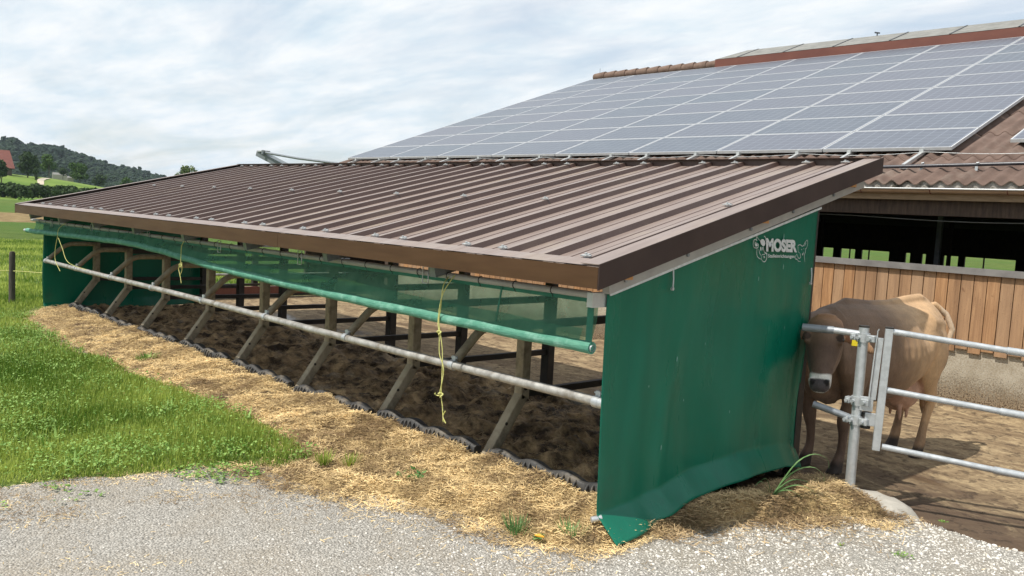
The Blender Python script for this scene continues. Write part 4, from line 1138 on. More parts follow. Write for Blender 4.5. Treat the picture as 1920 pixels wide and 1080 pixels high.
# ridge: tiles at the left, ventilation hood to the right
mb = MB()
x = -13.3
while x < -8.85:
    mb.tube([(x, 16.1, 6.03), (x+.44, 16.1, 6.05)], .12, 10, rs=[.115, .135]); x += .40
mb.build('ridge_tiles', M_['tile'], bn)
hd = MB(); hd.box((-8.88, 15.86, 5.93), (BX1, 15.90, 6.135)); hd.build('hood_board', M_['redboard'], bn)
mb = MB(); mb.add([(-8.88, 15.855, 6.14), (BX1, 15.855, 6.14), (BX1, 16.9, 6.53), (-8.55, 16.9, 6.53)], [(0,1,2,3)])
mb.add([(-8.55, 16.9, 6.53), (BX1, 16.9, 6.53), (BX1, 17.9, 6.14), (-8.88, 17.9, 6.14)], [(0,1,2,3)])
mb.add([(-8.88, 15.855, 6.14), (-8.55, 16.9, 6.53), (-8.88, 17.9, 6.14)], [(0,1,2)])
ho = mb.build('hood_sheet', M_['hood'], bn)
for x in (-8.2, -6.9, -5.6, -4.25, -2.95, -1.6):
    mb = MB(); mb.bar((x, 15.85, 6.148), (x+.0, 16.88, 6.532), .035, .008); mb.build('sheet_joint', M_['conduit'], ho)
mb = MB(); mb.tube([(-5.0, 16.9, 6.53), (-5.0, 16.9, 6.61)], .015, 8); mb.bar((-5.06, 16.9, 6.61), (-4.94, 16.9, 6.585), .04, .03); mb.build('vent_knob', M_['conduit'], ho)
mb = MB(); mb.tube([(-13.2, 16.2, 6.1), (-13.2, 16.2, 6.32)], .006, 6); mb.build('lightning_rod', M_['galv_dark'], bn)
# bird on the hood

# ------------------------------------------------------------------ solar panels
PWx, PHy = 1.6694, 1.011
ca, sa_ = math.cos(math.atan(PSL)), math.sin(math.atan(PSL))
def panel_proto():
    L_, H_ = 1.650, .992
    mb = MB(); t = .017; th = .010
    mb.box((-L_/2, -H_/2, -.04), (L_/2, -H_/2+t, .001)); mb.box((-L_/2, H_/2-t, -.04), (L_/2, H_/2, .001))
    mb.box((-L_/2, -H_/2+t, -.04), (-L_/2+t, H_/2-t, .001)); mb.box((L_/2-t, -H_/2+t, -.04), (L_/2, H_/2-t, .001))
    o = mb.build('solar_panel', M_['frame'])
    g = MB(); g.box((-L_/2+t, -H_/2+t, -.012), (L_/2-t, H_/2-t, -.002)); g.build('glass', M_['solar'], o)
    return o
num = ['first', 'second', 'third', 'fourth', 'fifth', 'sixth', 'seventh', 'eighth', 'ninth']
pp = panel_proto(); firstp = True
def place_panel(x, y, z, label, group):
    global firstp
    o = pp if firstp else copy_tree(pp); firstp = False
    o.location = (x, y, z); o.rotation_euler = (math.atan(PSL), 0, 0)
    tag(o, label, 'solar panel', group)
for j in range(8):
    for i in range(9):
        s = (i+.5)*PHy
        rowt = 'bottom row' if i == 0 else ('top row' if i == 8 else '%s row from the bottom' % num[i])
        colt = 'rightmost column' if j == 0 else ('leftmost column' if j == 7 else '%s column from the right' % num[j])
        place_panel(.2557-(j+.5)*PWx, 7.1185+s*ca, 2.7995+s*sa_, 'barn roof solar panel, %s, %s' % (rowt, colt), 'solar panels of the large array')
for i in range(3):
    s = (i+.5)*PHy
    place_panel(.79+.835, 7.42+s*ca, 2.7995+.302*PSL+s*sa_, 'solar panel cut by the right picture edge, %s of the separate array' % ['lowest', 'middle one', 'upper one'][i], 'solar panels of the right hand array')
def rail_thing(x, y0, y1, label, grp):
    mb = MB(); mb.bar((x, y0, bz(y0)+.045), (x, y1, bz(y1)+.030), .042, .038)
    o = mb.build('mounting_rail', M_['alu'], at=(x, y0, bz(y0)+.05))
    c = MB(); c.box((x-.025, 7.09, bz(7.1)+.05), (x+.025, 7.117, bz(7.1)+.105)); c.build('end_clamp', M_['alu'], o)
    c = MB(); c.bar((x-.05, y0+.02, bz(y0)+.022), (x+.06, y0+.02, bz(y0)+.022), .03, .02); c.tube([(x, y0+.05, bz(y0)), (x, y0+.05, bz(y0)+.05)], .008, 6); c.build('roof_hook', M_['alu'], o)
    tag(o, label, 'mounting rail', grp)
k = 0
for j in range(8):
    for off in (.35, 1.28):
        k += 1
        t_ = ('rightmost' if k == 1 else ('leftmost' if k == 16 else '%s from the right' % (['', 'second', 'third', 'fourth', 'fifth', 'sixth', 'seventh', 'eighth', 'ninth', 'tenth', 'eleventh', 'twelfth', 'thirteenth', 'fourteenth', 'fifteenth'][k-1])))
        rail_thing(.2557-j*PWx-off, 6.62-.06*(k % 2), 16.0, 'aluminium rail end sticking out below the solar panels, %s' % t_, 'mounting rails under the panels')
rail_thing(1.45, 6.75, 10.6, 'aluminium rail under the separate panel at the right picture edge', 'mounting rails under the panels')
mb = MB(); mb.tube([(-13.0, 6.42, bz(6.42)+.075)]+[(x, 6.42+.14*max(0, (x+.3)/1.4)*.9, bz(6.42+.14*max(0, (x+.3)/1.4)*.9)+.07) for x in np.linspace(-.8, 4, 12)], .021, 10)
cd = mb.build('conduit_pipe', M_['conduit'], at=(1.0, 6.45, bz(6.45)))
tag(cd, 'dark conduit pipe running along the corrugated roof below the panels', 'pipe')
mb = MB()
for x in (.15, .75, 1.25, 2.0): mb.bar((x, 6.48, bz(6.48)+.01), (x, 6.48, bz(6.48)+.06), .03, .012, up=(0,1,0)); mb.tube([(x-.01, 6.5, bz(6.5)+.09), (x+.02, 6.5, bz(6.5)+.095)], .012, 6)
mb.build('bracket', M_['galv'], cd)
mb = MB(); mb.tube([(x, 7.03, bz(7.03)+.085-.035*abs(math.sin(x*1.9))) for x in np.linspace(-12, 3, 160)], .004, 5)
tag(mb.build('panel_cable', M_['alu'], at=(0, 7.03, bz(7.03))), 'thin pale cable looping along the lower edge of the solar panels', 'cable')

# ------------------------------------------------------------------ yard end rail fence
ef = thing('yard_fence', (-11.2, 4.2, -.2), 'low rusty beam fence with rails closing the far end of the yard', 'fence')
mb = MB(); mb.bar((-11.2, 1.6, -.07), (-11.2, 6.0, -.07), .12, .15); mb.build('beam', M_['redboard'], ef)
mb = MB(); mb.bar((-11.15, 1.6, .05), (-11.15, 6.0, .05), .05, .045); mb.bar((-11.15, 1.6, -.165), (-11.15, 6.0, -.165), .05, .045); mb.build('lower_rail', M_['black'], ef)
mb = MB(); mb.tube([(-11.15, 1.6, .25), (-11.15, 6.0, .25)], .022, 10); mb.build('top_pipe', M_['whitepipe'], ef)
for y in (2.2, 3.9, 5.6):
    mb = MB(); mb.box((-11.30, y-.05, -.3), (-11.22, y+.05, .9)); mb.build('post', M_['black'], ef)
for z in (.55, .80):
    mb = MB(); mb.tube([(-11.15, 1.6, z), (-11.15, 6.0, z)], .022, 10); mb.build('top_pipe', M_['galv_dark'], ef)

# ------------------------------------------------------------------ meadow post, wire and elevator arm
fp = thing('fence_post', (-10.35, -.53, -.12), 'short dark wooden post standing alone in the meadow grass', 'fence post')
mb = MB(); mb.tube([(-10.35, -.53, -.2), (-10.355, -.53, .30), (-10.34, -.53, .70)], .045, 12, rs=[.047, .045, .043]); mb.build('shaft', M_['post'], fp)
mb = MB(); mb.tube([(-10.34, -.53, .695), (-10.34, -.53, .715)], .03, 10); mb.build('cut_top', M_['bark'], fp)
wz = .42
wr = MB(); wr.tube([(-10.36, -.585, wz), (-10.9, -2.0, wz-.01), (-12.0, -5.2, wz)], .006, 5); wr.tube([(-10.36, -.585, wz), (-10.2, -.40, wz), (-9.6, .0, wz)], .006, 5)
w_ = wr.build('electric_wire', M_['ropey'], at=(-10.36, -.585, wz))
tag(w_, 'thin yellow electric fence wire crossing the short meadow post', 'wire')
mb = MB(); mb.tube([(-10.44, -.80, wz-.02), (-10.49, -.92, wz+.02)], .03, 8); mb.build('insulator', M_['black'], w_)

el = thing('elevator_arm', (-18.4, 8.0, 2.6), 'grey metal trough arm with a strut pipe rising behind the shelter roof', 'conveyor')
mb = MB(); mb.bar((-19.05, 8, 3.06), (-16.4, 8.6, 2.15), .30, .16, up=(0,0,1)); mb.build('trough', mat('grey_paint', (.13,.15,.16), (.18,.20,.21), rough=.6, scale=2), el)
mb = MB(); mb.tube([(-18.75, 7.9, 3.09), (-16.9, 8.0, 2.90), (-14.8, 8.2, 2.74)], .035, 10); mb.tube([(-18.62, 7.86, 3.02), (-18.62, 7.86, 3.14)], .05, 8); mb.build('strut', M_['galv_dark'], el)
mb = MB(); mb.box((-18.95, 7.85, 3.10), (-18.55, 8.05, 3.13)); mb.build('end_bracket', M_['alu'], el)
mb = MB(); mb.box((-16.6, 8.5, -.3), (-16.4, 8.7, 2.2)); mb.build('support_leg', M_['galv_dark'], el)

# ------------------------------------------------------------------ cow
cowM, N, L, B = nodes('cow_hide')
at_ = N.new('ShaderNodeVertexColor'); at_.layer_name = 'hide'
co = N.new('ShaderNodeTexCoord').outputs['Object']
nf = noise(N, L, co, 9, 6, .6)
mps = N.new('ShaderNodeMapping'); mps.inputs['Scale'].default_value = (90, 90, 22); L.new(co, mps.inputs[0])
hair = noise(N, L, mps.outputs[0], 1.0, 4, .6)
hsv = N.new('ShaderNodeHueSaturation'); L.new(at_.outputs['Color'], hsv.inputs['Color'])
L.new(rng_(N, L, mth(N, L, 'ADD', mth(N, L, 'MULTIPLY', nf, .6), mth(N, L, 'MULTIPLY', hair, .4)), .35, .65, .78, 1.22), hsv.inputs['Value'])
L.new(hsv.outputs[0], B.inputs['Base Color']); B.inputs['Roughness'].default_value = .62; B.inputs['Specular IOR Level'].default_value = .25
B.inputs['Sheen Weight'].default_value = .08; B.inputs['Sheen Roughness'].default_value = .5
bumpn(N, L, mth(N, L, 'ADD', hair, nf), .004, B)

def loft(mb, secs, seg=20, caps=True):
    """secs: (center, half side, half up, side_dir, up_dir)"""
    rings = []
    for (c, a, b_, sd_, ud) in secs:
        c = Vector(c); sd_ = Vector(sd_).normalized(); ud = Vector(ud).normalized()
        rings.append([c+sd_*a*math.cos(2*math.pi*k/seg)+ud*b_*math.sin(2*math.pi*k/seg) for k in range(seg)])
    n = len(rings); vs = [v for r_ in rings for v in r_]; fs = []
    for i in range(n-1):
        for k in range(seg):
            a = i*seg+k; b_ = i*seg+(k+1) % seg; fs.append((a, b_, b_+seg, a+seg))
    if caps: fs.append(tuple(reversed(range(seg)))); fs.append(tuple((n-1)*seg+k for k in range(seg)))
    mb.add(vs, fs, True)
def resample(pts, vals, n):
    t = np.linspace(0, 1, len(pts)); T = np.linspace(0, 1, n)
    def cr_(arr):
        arr = np.array(arr, float); out = []
        for q in T:
            s_ = q*(len(arr)-1); i = min(int(s_), len(arr)-2); f = s_-i
            p0 = arr[max(i-1, 0)]; p1 = arr[i]; p2 = arr[i+1]; p3 = arr[min(i+2, len(arr)-1)]
            out.append(.5*((2*p1)+(-p0+p2)*f+(2*p0-5*p1+4*p2-p3)*f*f+(-p0+3*p1-3*p2+p3)*f**3))
        return np.array(out)
    return cr_(pts), cr_(vals)
cb = MB()
# trunk: y, centre z, half width, half height
tr = [(-.83,.93,.085,.13),(-.76,.95,.17,.25),(-.62,.965,.235,.345),(-.42,.955,.275,.385),(-.18,.925,.325,.405),(.08,.915,.36,.405),(.34,.955,.355,.37),(.54,1.00,.325,.335),(.72,1.045,.275,.30),(.86,1.085,.215,.24),(.94,1.11,.11,.15)]
P_, Q_ = resample([(0, t[0], t[1]) for t in tr], [(t[2], t[3]) for t in tr], 34)
loft(cb, [((p[0], p[1], p[2]), q[0], q[1], (1,0,0), (0,0,1)) for p, q in zip(P_, Q_)], 28)
# spine ridge, withers, hips
cb.tube([(0,-.60,1.25),(0,-.40,1.325),(0,-.1,1.305),(0,.2,1.305),(0,.5,1.335),(0,.72,1.345),(0,.88,1.30)], .05, 10, rs=[.06,.055,.05,.05,.055,.06,.045])
for s_ in (-1, 1):
    cb.tube([(s_*.10,.40,1.25),(s_*.215,.50,1.225),(s_*.235,.60,1.17)], .06, 10, rs=[.06,.065,.07])
    cb.tube([(s_*.10,.82,1.2),(s_*.15,.91,1.12)], .06, 10, rs=[.07,.055])
def limb(pts, rads, n=16, sq=1.0):
    P_, Q_ = resample(pts, [(r if isinstance(r, tuple) else (r, r)) for r in rads], n)
    secs = []
    for i, (p, q) in enumerate(zip(P_, Q_)):
        d = Vector(P_[min(i+1, n-1)]-P_[max(i-1, 0)]).normalized()
        sd_ = Vector((1, 0, 0)); ud = d.cross(sd_).normalized(); sd_ = ud.cross(d).normalized()
        secs.append((p, q[0], q[1], sd_, ud))
    loft(cb, secs, 16)
# (half width, half depth)
for s_, fy, fxo in ((-1, -.02, 0.0), (1, .02, .0)):
    x = s_
    limb([(x*.17,-.52,1.12),(x*.215,-.56,.92),(x*.20,-.50,.74),(x*.175,-.50+fy,.56),(x*.145,-.52+fy,.42),(x*.135,-.50+fy,.30),(x*.13,-.50+fy,.17),(x*.13,-.53+fy,.09),(x*.13,-.56+fy,.045)],
         [(.07,.18),(.095,.19),(.088,.13),(.058,.078),(.052,.062),(.034,.042),(.032,.038),(.042,.048),(.045,.05)], 26)
    loft(cb, [((x*.13,-.545+fy,.055),.046,.055,(1,0,0),(0,1,0)),((x*.13,-.575+fy,.0),.056,.078,(1,0,0),(0,1,0))], 16)
for s_, hy in ((-1, .10), (1, -.05)):
    x = s_
    limb([(x*.17,.70,1.10),(x*.22,.66,.93),(x*.22,.62,.78),(x*.20,.70+hy*.5,.62),(x*.18,.82+hy,.50),(x*.17,.80+hy,.38),(x*.165,.76+hy,.24),(x*.165,.735+hy,.13),(x*.165,.70+hy,.05)],
         [(.09,.21),(.10,.21),(.095,.165),(.062,.105),(.046,.078),(.036,.052),(.034,.044),(.044,.052),(.046,.052)], 26)
    loft(cb, [((x*.165,.70+hy,.06),.048,.056,(1,0,0),(0,1,0)),((x*.165,.665+hy,.0),.058,.080,(1,0,0),(0,1,0))], 16)
# neck and head; head turned towards the path
HB = Vector((.265, -1.02, 1.195)); hd_dir = Vector((.42, -.62, -1.05)).normalized()     # poll -> muzzle
side = Vector((0.86, .50, 0)).normalized(); side = (side - hd_dir*side.dot(hd_dir)).normalized(); front = side.cross(hd_dir).normalized()
if front.y > 0: front = -front
P_, Q_ = resample([(0,-.55,1.02),(.0,-.72,1.04),(.02,-.88,1.07),(.065,-.99,1.08)], [(.19,.32),(.155,.265),(.12,.20),(.10,.135)], 14)
loft(cb, [(p, q[0], q[1], (.95,.25*(i/13),0), (0,.35*(1-i/20),1)) for i, (p, q) in enumerate(zip(P_, Q_))], 20)
# dewlap fold
cb.tube([(.05,-.92,.93),(.02,-.86,.80),(0,-.78,.72),(0,-.70,.68)], .03, 10, rs=[.03,.035,.04,.045])
HS = 1.03
def hp(t, s_=0, f=0): return HB + hd_dir*t*HS + side*s_*HS*1.06 + front*f*HS
hs = [(-.085,.06,.045,-.02),(-.06,.105,.080,-.015),(0,.120,.110,-.012),(.06,.124,.118,-.012),(.13,.120,.118,-.014),(.20,.102,.105,-.014),(.28,.083,.088,-.01),(.36,.070,.074,-.004),(.41,.070,.068,.0),(.45,.070,.063,.004),(.485,.062,.054,.005),(.508,.040,.035,.004)]
loft(cb, [(hp(t, 0, o_), a*HS*1.06, b_*HS, side, front) for (t, a, b_, o_) in hs], 22)
# jaw and cheeks, brow
for s_ in (-1, 1):
    cb.tube([hp(.10, s_*.075, -.07), hp(.20, s_*.062, -.085), hp(.33, s_*.045, -.05)], .05, 10, rs=[.055,.052,.035])
    cb.tube([hp(.055, s_*.085, .070), hp(.115, s_*.112, .058), hp(.16, s_*.102, .050)], .03, 8, rs=[.026,.030,.022])
    # nostril wings
    cb.tube([hp(.43, s_*.050, .045), hp(.465, s_*.052, .045)], .022, 8)
# ears: flattened leaf shapes
for s_, drop in ((1, .10), (-1, .05)):
    e0 = hp(.055, s_*.10, -.02); e1 = e0 + side*s_*.085 + Vector((0,.0,-.01)); e2 = e0 + side*s_*.165 + Vector((0,.01,-drop*.45)); e3 = e0+side*s_*.225+Vector((0,.02,-drop))
    upv = Vector((0,0,1))
    loft(cb, [(e0, .022, .022, front, upv), (e1, .026, .052, front, upv), (e2, .018, .062, front, upv), (e3, .008, .022, front, upv)], 14)
    if s_ == 1: ear_pt = (e2*.5+e1*.5)
# poll tuft
cb.tube([hp(-.035,-.055,.02), hp(-.045,0,.025), hp(-.035,.055,.02)], .055, 10)
# udder and teats
ud_ = [(.0,.26,.66,.09,.08),(.0,.35,.62,.17,.165),(.0,.47,.585,.20,.20),(.0,.58,.59,.185,.19),(.0,.70,.66,.11,.14)]
loft(cb, [((a,b_,c),w_x,w_z,(1,0,0),(0,0,1)) for a, b_, c, w_x, w_z in ud_], 18)
for (tx, ty) in ((-.09,.39),(.09,.39),(-.07,.55),(.07,.55)):
    cb.tube([(tx, ty, .45), (tx*1.1, ty, .375), (tx*1.12, ty, .325)], .02, 8, rs=[.026,.018,.013])
# tail
cb.tube([(0,.84,1.27),(.03,.97,1.30),(.10,1.07,1.22),(.15,1.10,1.09),(.13,1.07,.96),(.08,1.01,.84),(.05,.98,.70),(.03,.96,.62)], .03, 10, rs=[.035,.036,.031,.028,.024,.020,.020,.026])
cb.tube([(.03,.96,.64),(.02,.96,.52),(.02,.95,.40),(.02,.95,.32)], .03, 10, rs=[.024,.045,.038,.01])
# brisket
cb.tube([(0,-.76,.80),(0,-.66,.68),(0,-.50,.63)], .1, 12, rs=[.09,.115,.12])

cow = thing('cow', (0, 0, 0), 'brown dairy cow standing behind the gate post, looking at the camera past the green tarp', 'cow')
raw = cb.build('raw', cowM)
rm = raw.modifiers.new('r', 'REMESH'); rm.mode = 'VOXEL'; rm.voxel_size = .0115; rm.use_smooth_shade = True
sm_ = raw.modifiers.new('s', 'SMOOTH'); sm_.factor = .6; sm_.iterations = 4
dg = bpy.context.evaluated_depsgraph_get(); dg.update()
me = bpy.data.meshes.new_from_object(raw.evaluated_get(dg)); bpy.data.objects.remove(raw)
me.materials.clear(); me.materials.append(cowM)
nv = len(me.vertices); C = np.empty(nv*3, np.float32); me.vertices.foreach_get('co', C); C = C.reshape(-1, 3).astype(float)
sg = np.sign(C[:, 0]); a_, b_, c__ = C.T.copy(); tk = (np.abs(a_) > .06)
g2 = lambda y0, z0, sy, sz: np.exp(-((b_-y0)/sy)**2-((c__-z0)/sz)**2)
dxx = -.050*g2(.33, 1.12, .10, .10) + .030*g2(.50, 1.19, .055, .05) - .020*g2(-.30, 1.02, .05, .20) - .022*g2(.70, 1.13, .10, .05) + .014*g2(-.48, .84, .10, .09)
dxx += -.018*g2(.50, .80, .05, .14) + .0045*np.sin(b_*2*np.pi/.085+c__*4)*g2(.02, .95, .26, .18) - .03*g2(-.66, 1.02, .05, .16)*(b_ > -.8)
C[:, 0] += sg*dxx*tk
C[:, 0] *= 1-.16*sstep(1.12, 1.36, c__)*(b_ > -.6)
C[:, 0] *= 1-.07*sstep(.1, .8, C[:, 1]); C[:, 1] = np.where(C[:, 1] > .1, .1+(C[:, 1]-.1)*.90, C[:, 1])
me.vertices.foreach_set('co', C.astype(np.float32).ravel()); C[:, 1] = np.where(C[:, 1] > .1, .1+(C[:, 1]-.1)/.90, C[:, 1])
X, Y, Z = C.T.copy()
# soft anatomy: shoulder line, flank hollow, ribs
colr = np.tile(np.array([.170, .105, .066]), (nv, 1))
def blend(mask, c):
    global colr
    m_ = np.clip(mask, 0, 1)[:, None]; colr = colr*(1-m_)+np.array(c)[None]*m_
nz_ = fbm(Y*1.0+5, Z*1.0+X, 3.0, 4, 71)
blend(sstep(-.15, .40, Y+.35*(nz_-.5))*.85, (.54, .345, .185))            # paler hindquarters, their sunlight painted into the hide
blend(sstep(.85, .62, Z)*sstep(.25, -.2, Y)*.0, (.1,.06,.04))
blend(sstep(.62, .30, Z)*sstep(.25, -.1, Y)*.75, (.105, .066, .046))     # dark forelegs
blend(sstep(.42, .20, Z)*sstep(.1, .4, Y)*.6, (.17, .105, .065))
blend(sstep(.12, .06, Z), (.030, .022, .018))                            # hooves
ud_m = (np.abs(X) < .215)*sstep(.20, .30, Y)*sstep(.74, .66, Y)*sstep(.74, .62, Z)*(Z > .31)*(np.hypot((X)/.215, (Y-.47)/.25) < 1.02)
blend(ud_m*.9, (.46, .27, .19))
H = (C - np.array(HB))/HS; T = H@np.array(hd_dir); SS = H@np.array(side)/1.06; FF = H@np.array(front)
isH = (T > -.12)&(T < .56)&(np.abs(SS) < .20)&(np.abs(FF) < .20)&(Y < -.85)
blend(isH*sstep(.08, .22, T)*sstep(-.05, .02, FF)*.7, (.075, .046, .034))    # darker face
blend(isH*sstep(.05, -.06, T)*.7, (.33, .165, .075))                         # reddish poll
mz = isH*(np.abs(SS) < .12)*sstep(.360, .376, T + .25*np.clip(FF, -.1, .1)*0 - .04*np.cos(SS*18))
eyem = isH*(np.hypot((np.abs(SS)-.112)/.036, (T-.122)/.026) < 1)*(FF > .0); blend(eyem*.85, (.03, .018, .013))
blend(mz, (.62, .58, .52))
pad = isH*sstep(.435, .447, T)*(FF > -.008)*sstep(.068, .058, np.abs(SS))
blend(pad, (.06, .05, .05))
nost = isH*(np.hypot((np.abs(SS)-.042)/.016, (T-.462)/.018) < 1)*(FF > .0)
blend(nost, (.008, .006, .006))
mouth = isH*(np.abs(T-.497) < .006)*(FF < .02)
blend(mouth*.5, (.12, .09, .08))
E0 = np.array(hp(.03, .10, -.02)); ear = (((C-E0)@np.array(side)) > .03)&(np.abs(T) < .16)&(Y < -.8)
blend(ear*.8, (.42, .24, .13))
ear_in = ear*(np.abs(T-.06) < .035)*(FF > -.03); blend(ear_in*.5, (.30, .12, .07))
tl = sstep(.985, 1.01, Y)*(Z > .75)+((Y > .93)&(Z < .72)&(Z > .28)&(X > -.05)&(X < .12)); blend(np.clip(tl, 0, 1)*.75, (.55, .43, .31))
blend(((Y > .92)&(Z < .55)&(Z > .28)&(np.abs(X) < .1))*.5, (.20, .14, .10))
blend(np.exp(-(((Y-.80)/.09)**2+((Z-.80)/.09)**2))*(X > 0)*.85, (.045, .030, .022))     # dung stain on the thigh
blend((fbm(Y+3, Z+X*2, 6, 4, 81) > .68)*sstep(.9, .5, Z)*.4, (.09, .055, .035))
ca_ = me.color_attributes.new('hide', 'FLOAT_COLOR', 'POINT')
buf = np.concatenate([colr, np.ones((nv, 1))], 1).astype(np.float32); ca_.data.foreach_set('color', buf.ravel())
for p in me.polygons: p.use_smooth = True
body = bpy.data.objects.new('body', me); link(body); body.parent = cow
eyeM = mat('cow_eye', (.008, .006, .005), rough=.08, spec=.8)
for s_ in (-1, 1):
    c_ = hp(.122, s_*.106, .058)
    mb = MB(); secs = []
    for a in np.linspace(-math.pi/2, math.pi/2, 9):
        secs.append((c_+(front*.75+side*s_*.65)*.022*math.sin(a), .027*math.cos(a)+.0005, .019*math.cos(a)+.0005, side*.75*s_+hd_dir*.35, hd_dir))
    loft(mb, secs, 14); mb.build('eye', eyeM, cow)
tagM = mat('ear_tag_yellow', (.75,.60,.02), (.65,.50,.02), rough=.5, scale=30)
mb = MB(); e = ear_pt + front*.028 - side*.02 + Vector((0,0,-.018)); q = side*.030; w_ = Vector((0,0,1))*.030
vs = [e-q-w_, e+q-w_*1.1, e+q*.9+w_, e-q*.8+w_]; vs2 = [v+front*.003 for v in vs]
mb.add(vs+vs2, [(3,2,1,0),(4,5,6,7),(0,1,5,4),(1,2,6,5),(2,3,7,6),(3,0,4,7)])
mb.tube([e+w_*.6, e+w_*.6+front*.008], .008, 8); mb.build('ear_tag', tagM, cow)
cow.location = (1.155, 3.00, -.212); cow.rotation_euler = (0, 0, R(-10))

# ------------------------------------------------------------------ weeds and single plants
def tuft(name, p, n, h, w, spread, label, cat='weed', m='weed', grp=None):
    x0, y0, z0 = p
    a = rng.uniform(0, 6.28, n); r_ = rng.uniform(0, .02, n)*spread*4
    ln_ = rng.uniform(.5, 1, n)*h; le = rng.uniform(.15, 1.0, n)*spread
    D = unit(np.stack([np.cos(a)*le, np.sin(a)*le, np.ones(n)], 1)); U = unit(np.stack([-np.cos(a), -np.sin(a), le], 1))
    V, Fc, rr = strips(np.stack([x0+np.cos(a)*r_, y0+np.sin(a)*r_, np.full(n, z0)], 1), D, -U, ln_, np.full(n, w), rng.uniform(.1, .5, n), rng.random(n), seg=4)
    o = npmesh(name, V-np.array([[x0, y0, z0]]), Fc, M_[m], attr={'rnd': rr}); o.location = p
    return tag(o, label, cat, grp)
def leafplant(name, p, n, size, spread, label, asp=.6, tilt=.9, cat='weed', m='weed'):
    x0, y0, z0 = p
    a = rng.uniform(0, 6.28, n); r_ = rng.random(n)**.6*spread
    V, Fc, rr = leaves(np.cos(a)*r_, np.sin(a)*r_, rng.uniform(.0, spread*.35, n), rng.uniform(.5, 1, n)*size, tilt, rng.random(n), asp)
    o = npmesh(name, V, Fc, M_[m], attr={'rnd': rr}); o.location = p
    return tag(o, label, cat)
def SH(x, y): return float(np.maximum(straw_h(np.array([x]), np.array([y])), base_h(np.array([x]), np.array([y])))[0])
# reed-like grass by the tarp foot
rp = (1.49, .86, SH(1.49, .86)-.01)
bl = [((0,0),(.05,.05,.13),(.10,.12,.24),(.16,.20,.285),(.215,.27,.255),(.225,.285,.19)), ((0,0),(.04,.05,.10),(.10,.13,.185),(.17,.20,.20),(.21,.25,.15),(.213,.255,.11)),
      ((0,0),(.05,.05,.06),(.11,.12,.085),(.17,.18,.06),(.21,.22,.01)), ((0,0),(.05,.02,.05),(.11,.05,.06),(.17,.07,.02)),
      ((0,0),(-.02,-.03,.06),(-.05,-.06,.10),(-.08,-.08,.06)), ((0,0),(.03,.0,.06),(.07,-.01,.09),(.12,-.02,.05)), ((0,0),(.04,.07,.08),(.08,.13,.11),(.13,.19,.10),(.16,.23,.06)),
      ((0,0),(-.03,.01,.07),(-.06,.02,.10),(-.09,.02,.08))]
mb = MB()
for q in bl:
    pts = [np.array([rp[0], rp[1], rp[2]])]+[np.array([rp[0]+a, rp[1]+b_, rp[2]+c]) for a, b_, c in q[1:]]
    P_, _ = resample(pts, [(0, 0)]*len(pts), 14)
    b0 = len(mb.v)
    for i, p in enumerate(P_):
        t = i/13; w_ = .009*math.sin(math.pi*min(1, .25+t*.75))**.8+.0005
        mb.v += [(p[0]-w_*.7, p[1]+w_*.7, p[2]), (p[0], p[1], p[2]-.002), (p[0]+w_*.7, p[1]-w_*.7, p[2])]
    for i in range(13):
        a = b0+3*i; mb.f += [(a, a+1, a+4, a+3), (a+1, a+2, a+5, a+4)]; mb.sm += [True, True]
reedM = mat('reed_leaf', (.10,.22,.07), (.22,.36,.15), rough=.45, scale=20, trans=.25)
tag(mb.build('reed_grass', reedM, at=rp), 'arching broad bladed grass growing from dark litter beside the tarp foot', 'grass plant')
tuft('grass_tuft', (.80, -.72, SH(.80,-.72)), 70, .13, .0032, .9, 'green grass tuft on the straw edge with a yellow flower beside it', 'grass tuft')
leafplant('dock_leaf', (.93, -.70, SH(.93,-.70)+.02), 5, .075, .03, 'round green leaf plant at the straw edge near the tarp corner', .95, .5)
mb = MB(); mb.tube([(.965,-.745,-.045),(.99,-.74,-.04),(1.015,-.725,-.045)], .009, 8, rs=[.004,.010,.004]); tag(mb.build('fallen_leaf', M_['red'], at=(.99,-.74,-.05)), 'small orange yellow leaf lying under the round green leaf', 'leaf')
tuft('grass_tuft', (1.06, -.56, SH(1.06,-.56)), 45, .08, .003, 1.2, 'low grass tuft nearest the left corner of the tarp', 'grass tuft')
leafplant('bindweed_plant', (-.19, -.70, SH(-.19,-.70)+.01), 26, .055, .085, 'dark green leafy weed in the middle of the straw bank', .6, .9)
leafplant('seedling', (2.317, .808, float(gravel_h(np.array([2.317]), np.array([.808]))[0])), 60, .018, .055, 'flat bright green weed in gravel at the lower right', .8, .5, m='leafy')
leafplant('seedling', (2.04, .675, float(gravel_h(np.array([2.04]), np.array([.675]))[0])), 22, .016, .02, 'tiny green seedling in gravel left of the flat weed', .8, .8, m='leafy')
leafplant('seedling', (2.31, 1.47, float(gravel_h(np.array([2.31]), np.array([1.47]))[0])+.05), 30, .018, .022, 'tiny upright green seedling near the yard edge under the gate', .7, 1.0, m='leafy')
tuft('grass_tuft', (-.66, -.86, SH(-.66,-.86)), 60, .10, .0035, .7, 'grass tuft at the straw just right of the lawn tip', 'grass tuft', 'grass')
tuft('grass_tuft', (-.80, -.98, SH(-.80,-.98)), 80, .12, .0035, .7, 'thick grass tuft at the tip of the lawn', 'grass tuft', 'grass')
tuft('clover_patch', (-4.9, -.58, SH(-4.9,-.58)), 90, .09, .008, 1.6, 'small green plant patch on the straw by the far bays', 'grass tuft', 'leafy')

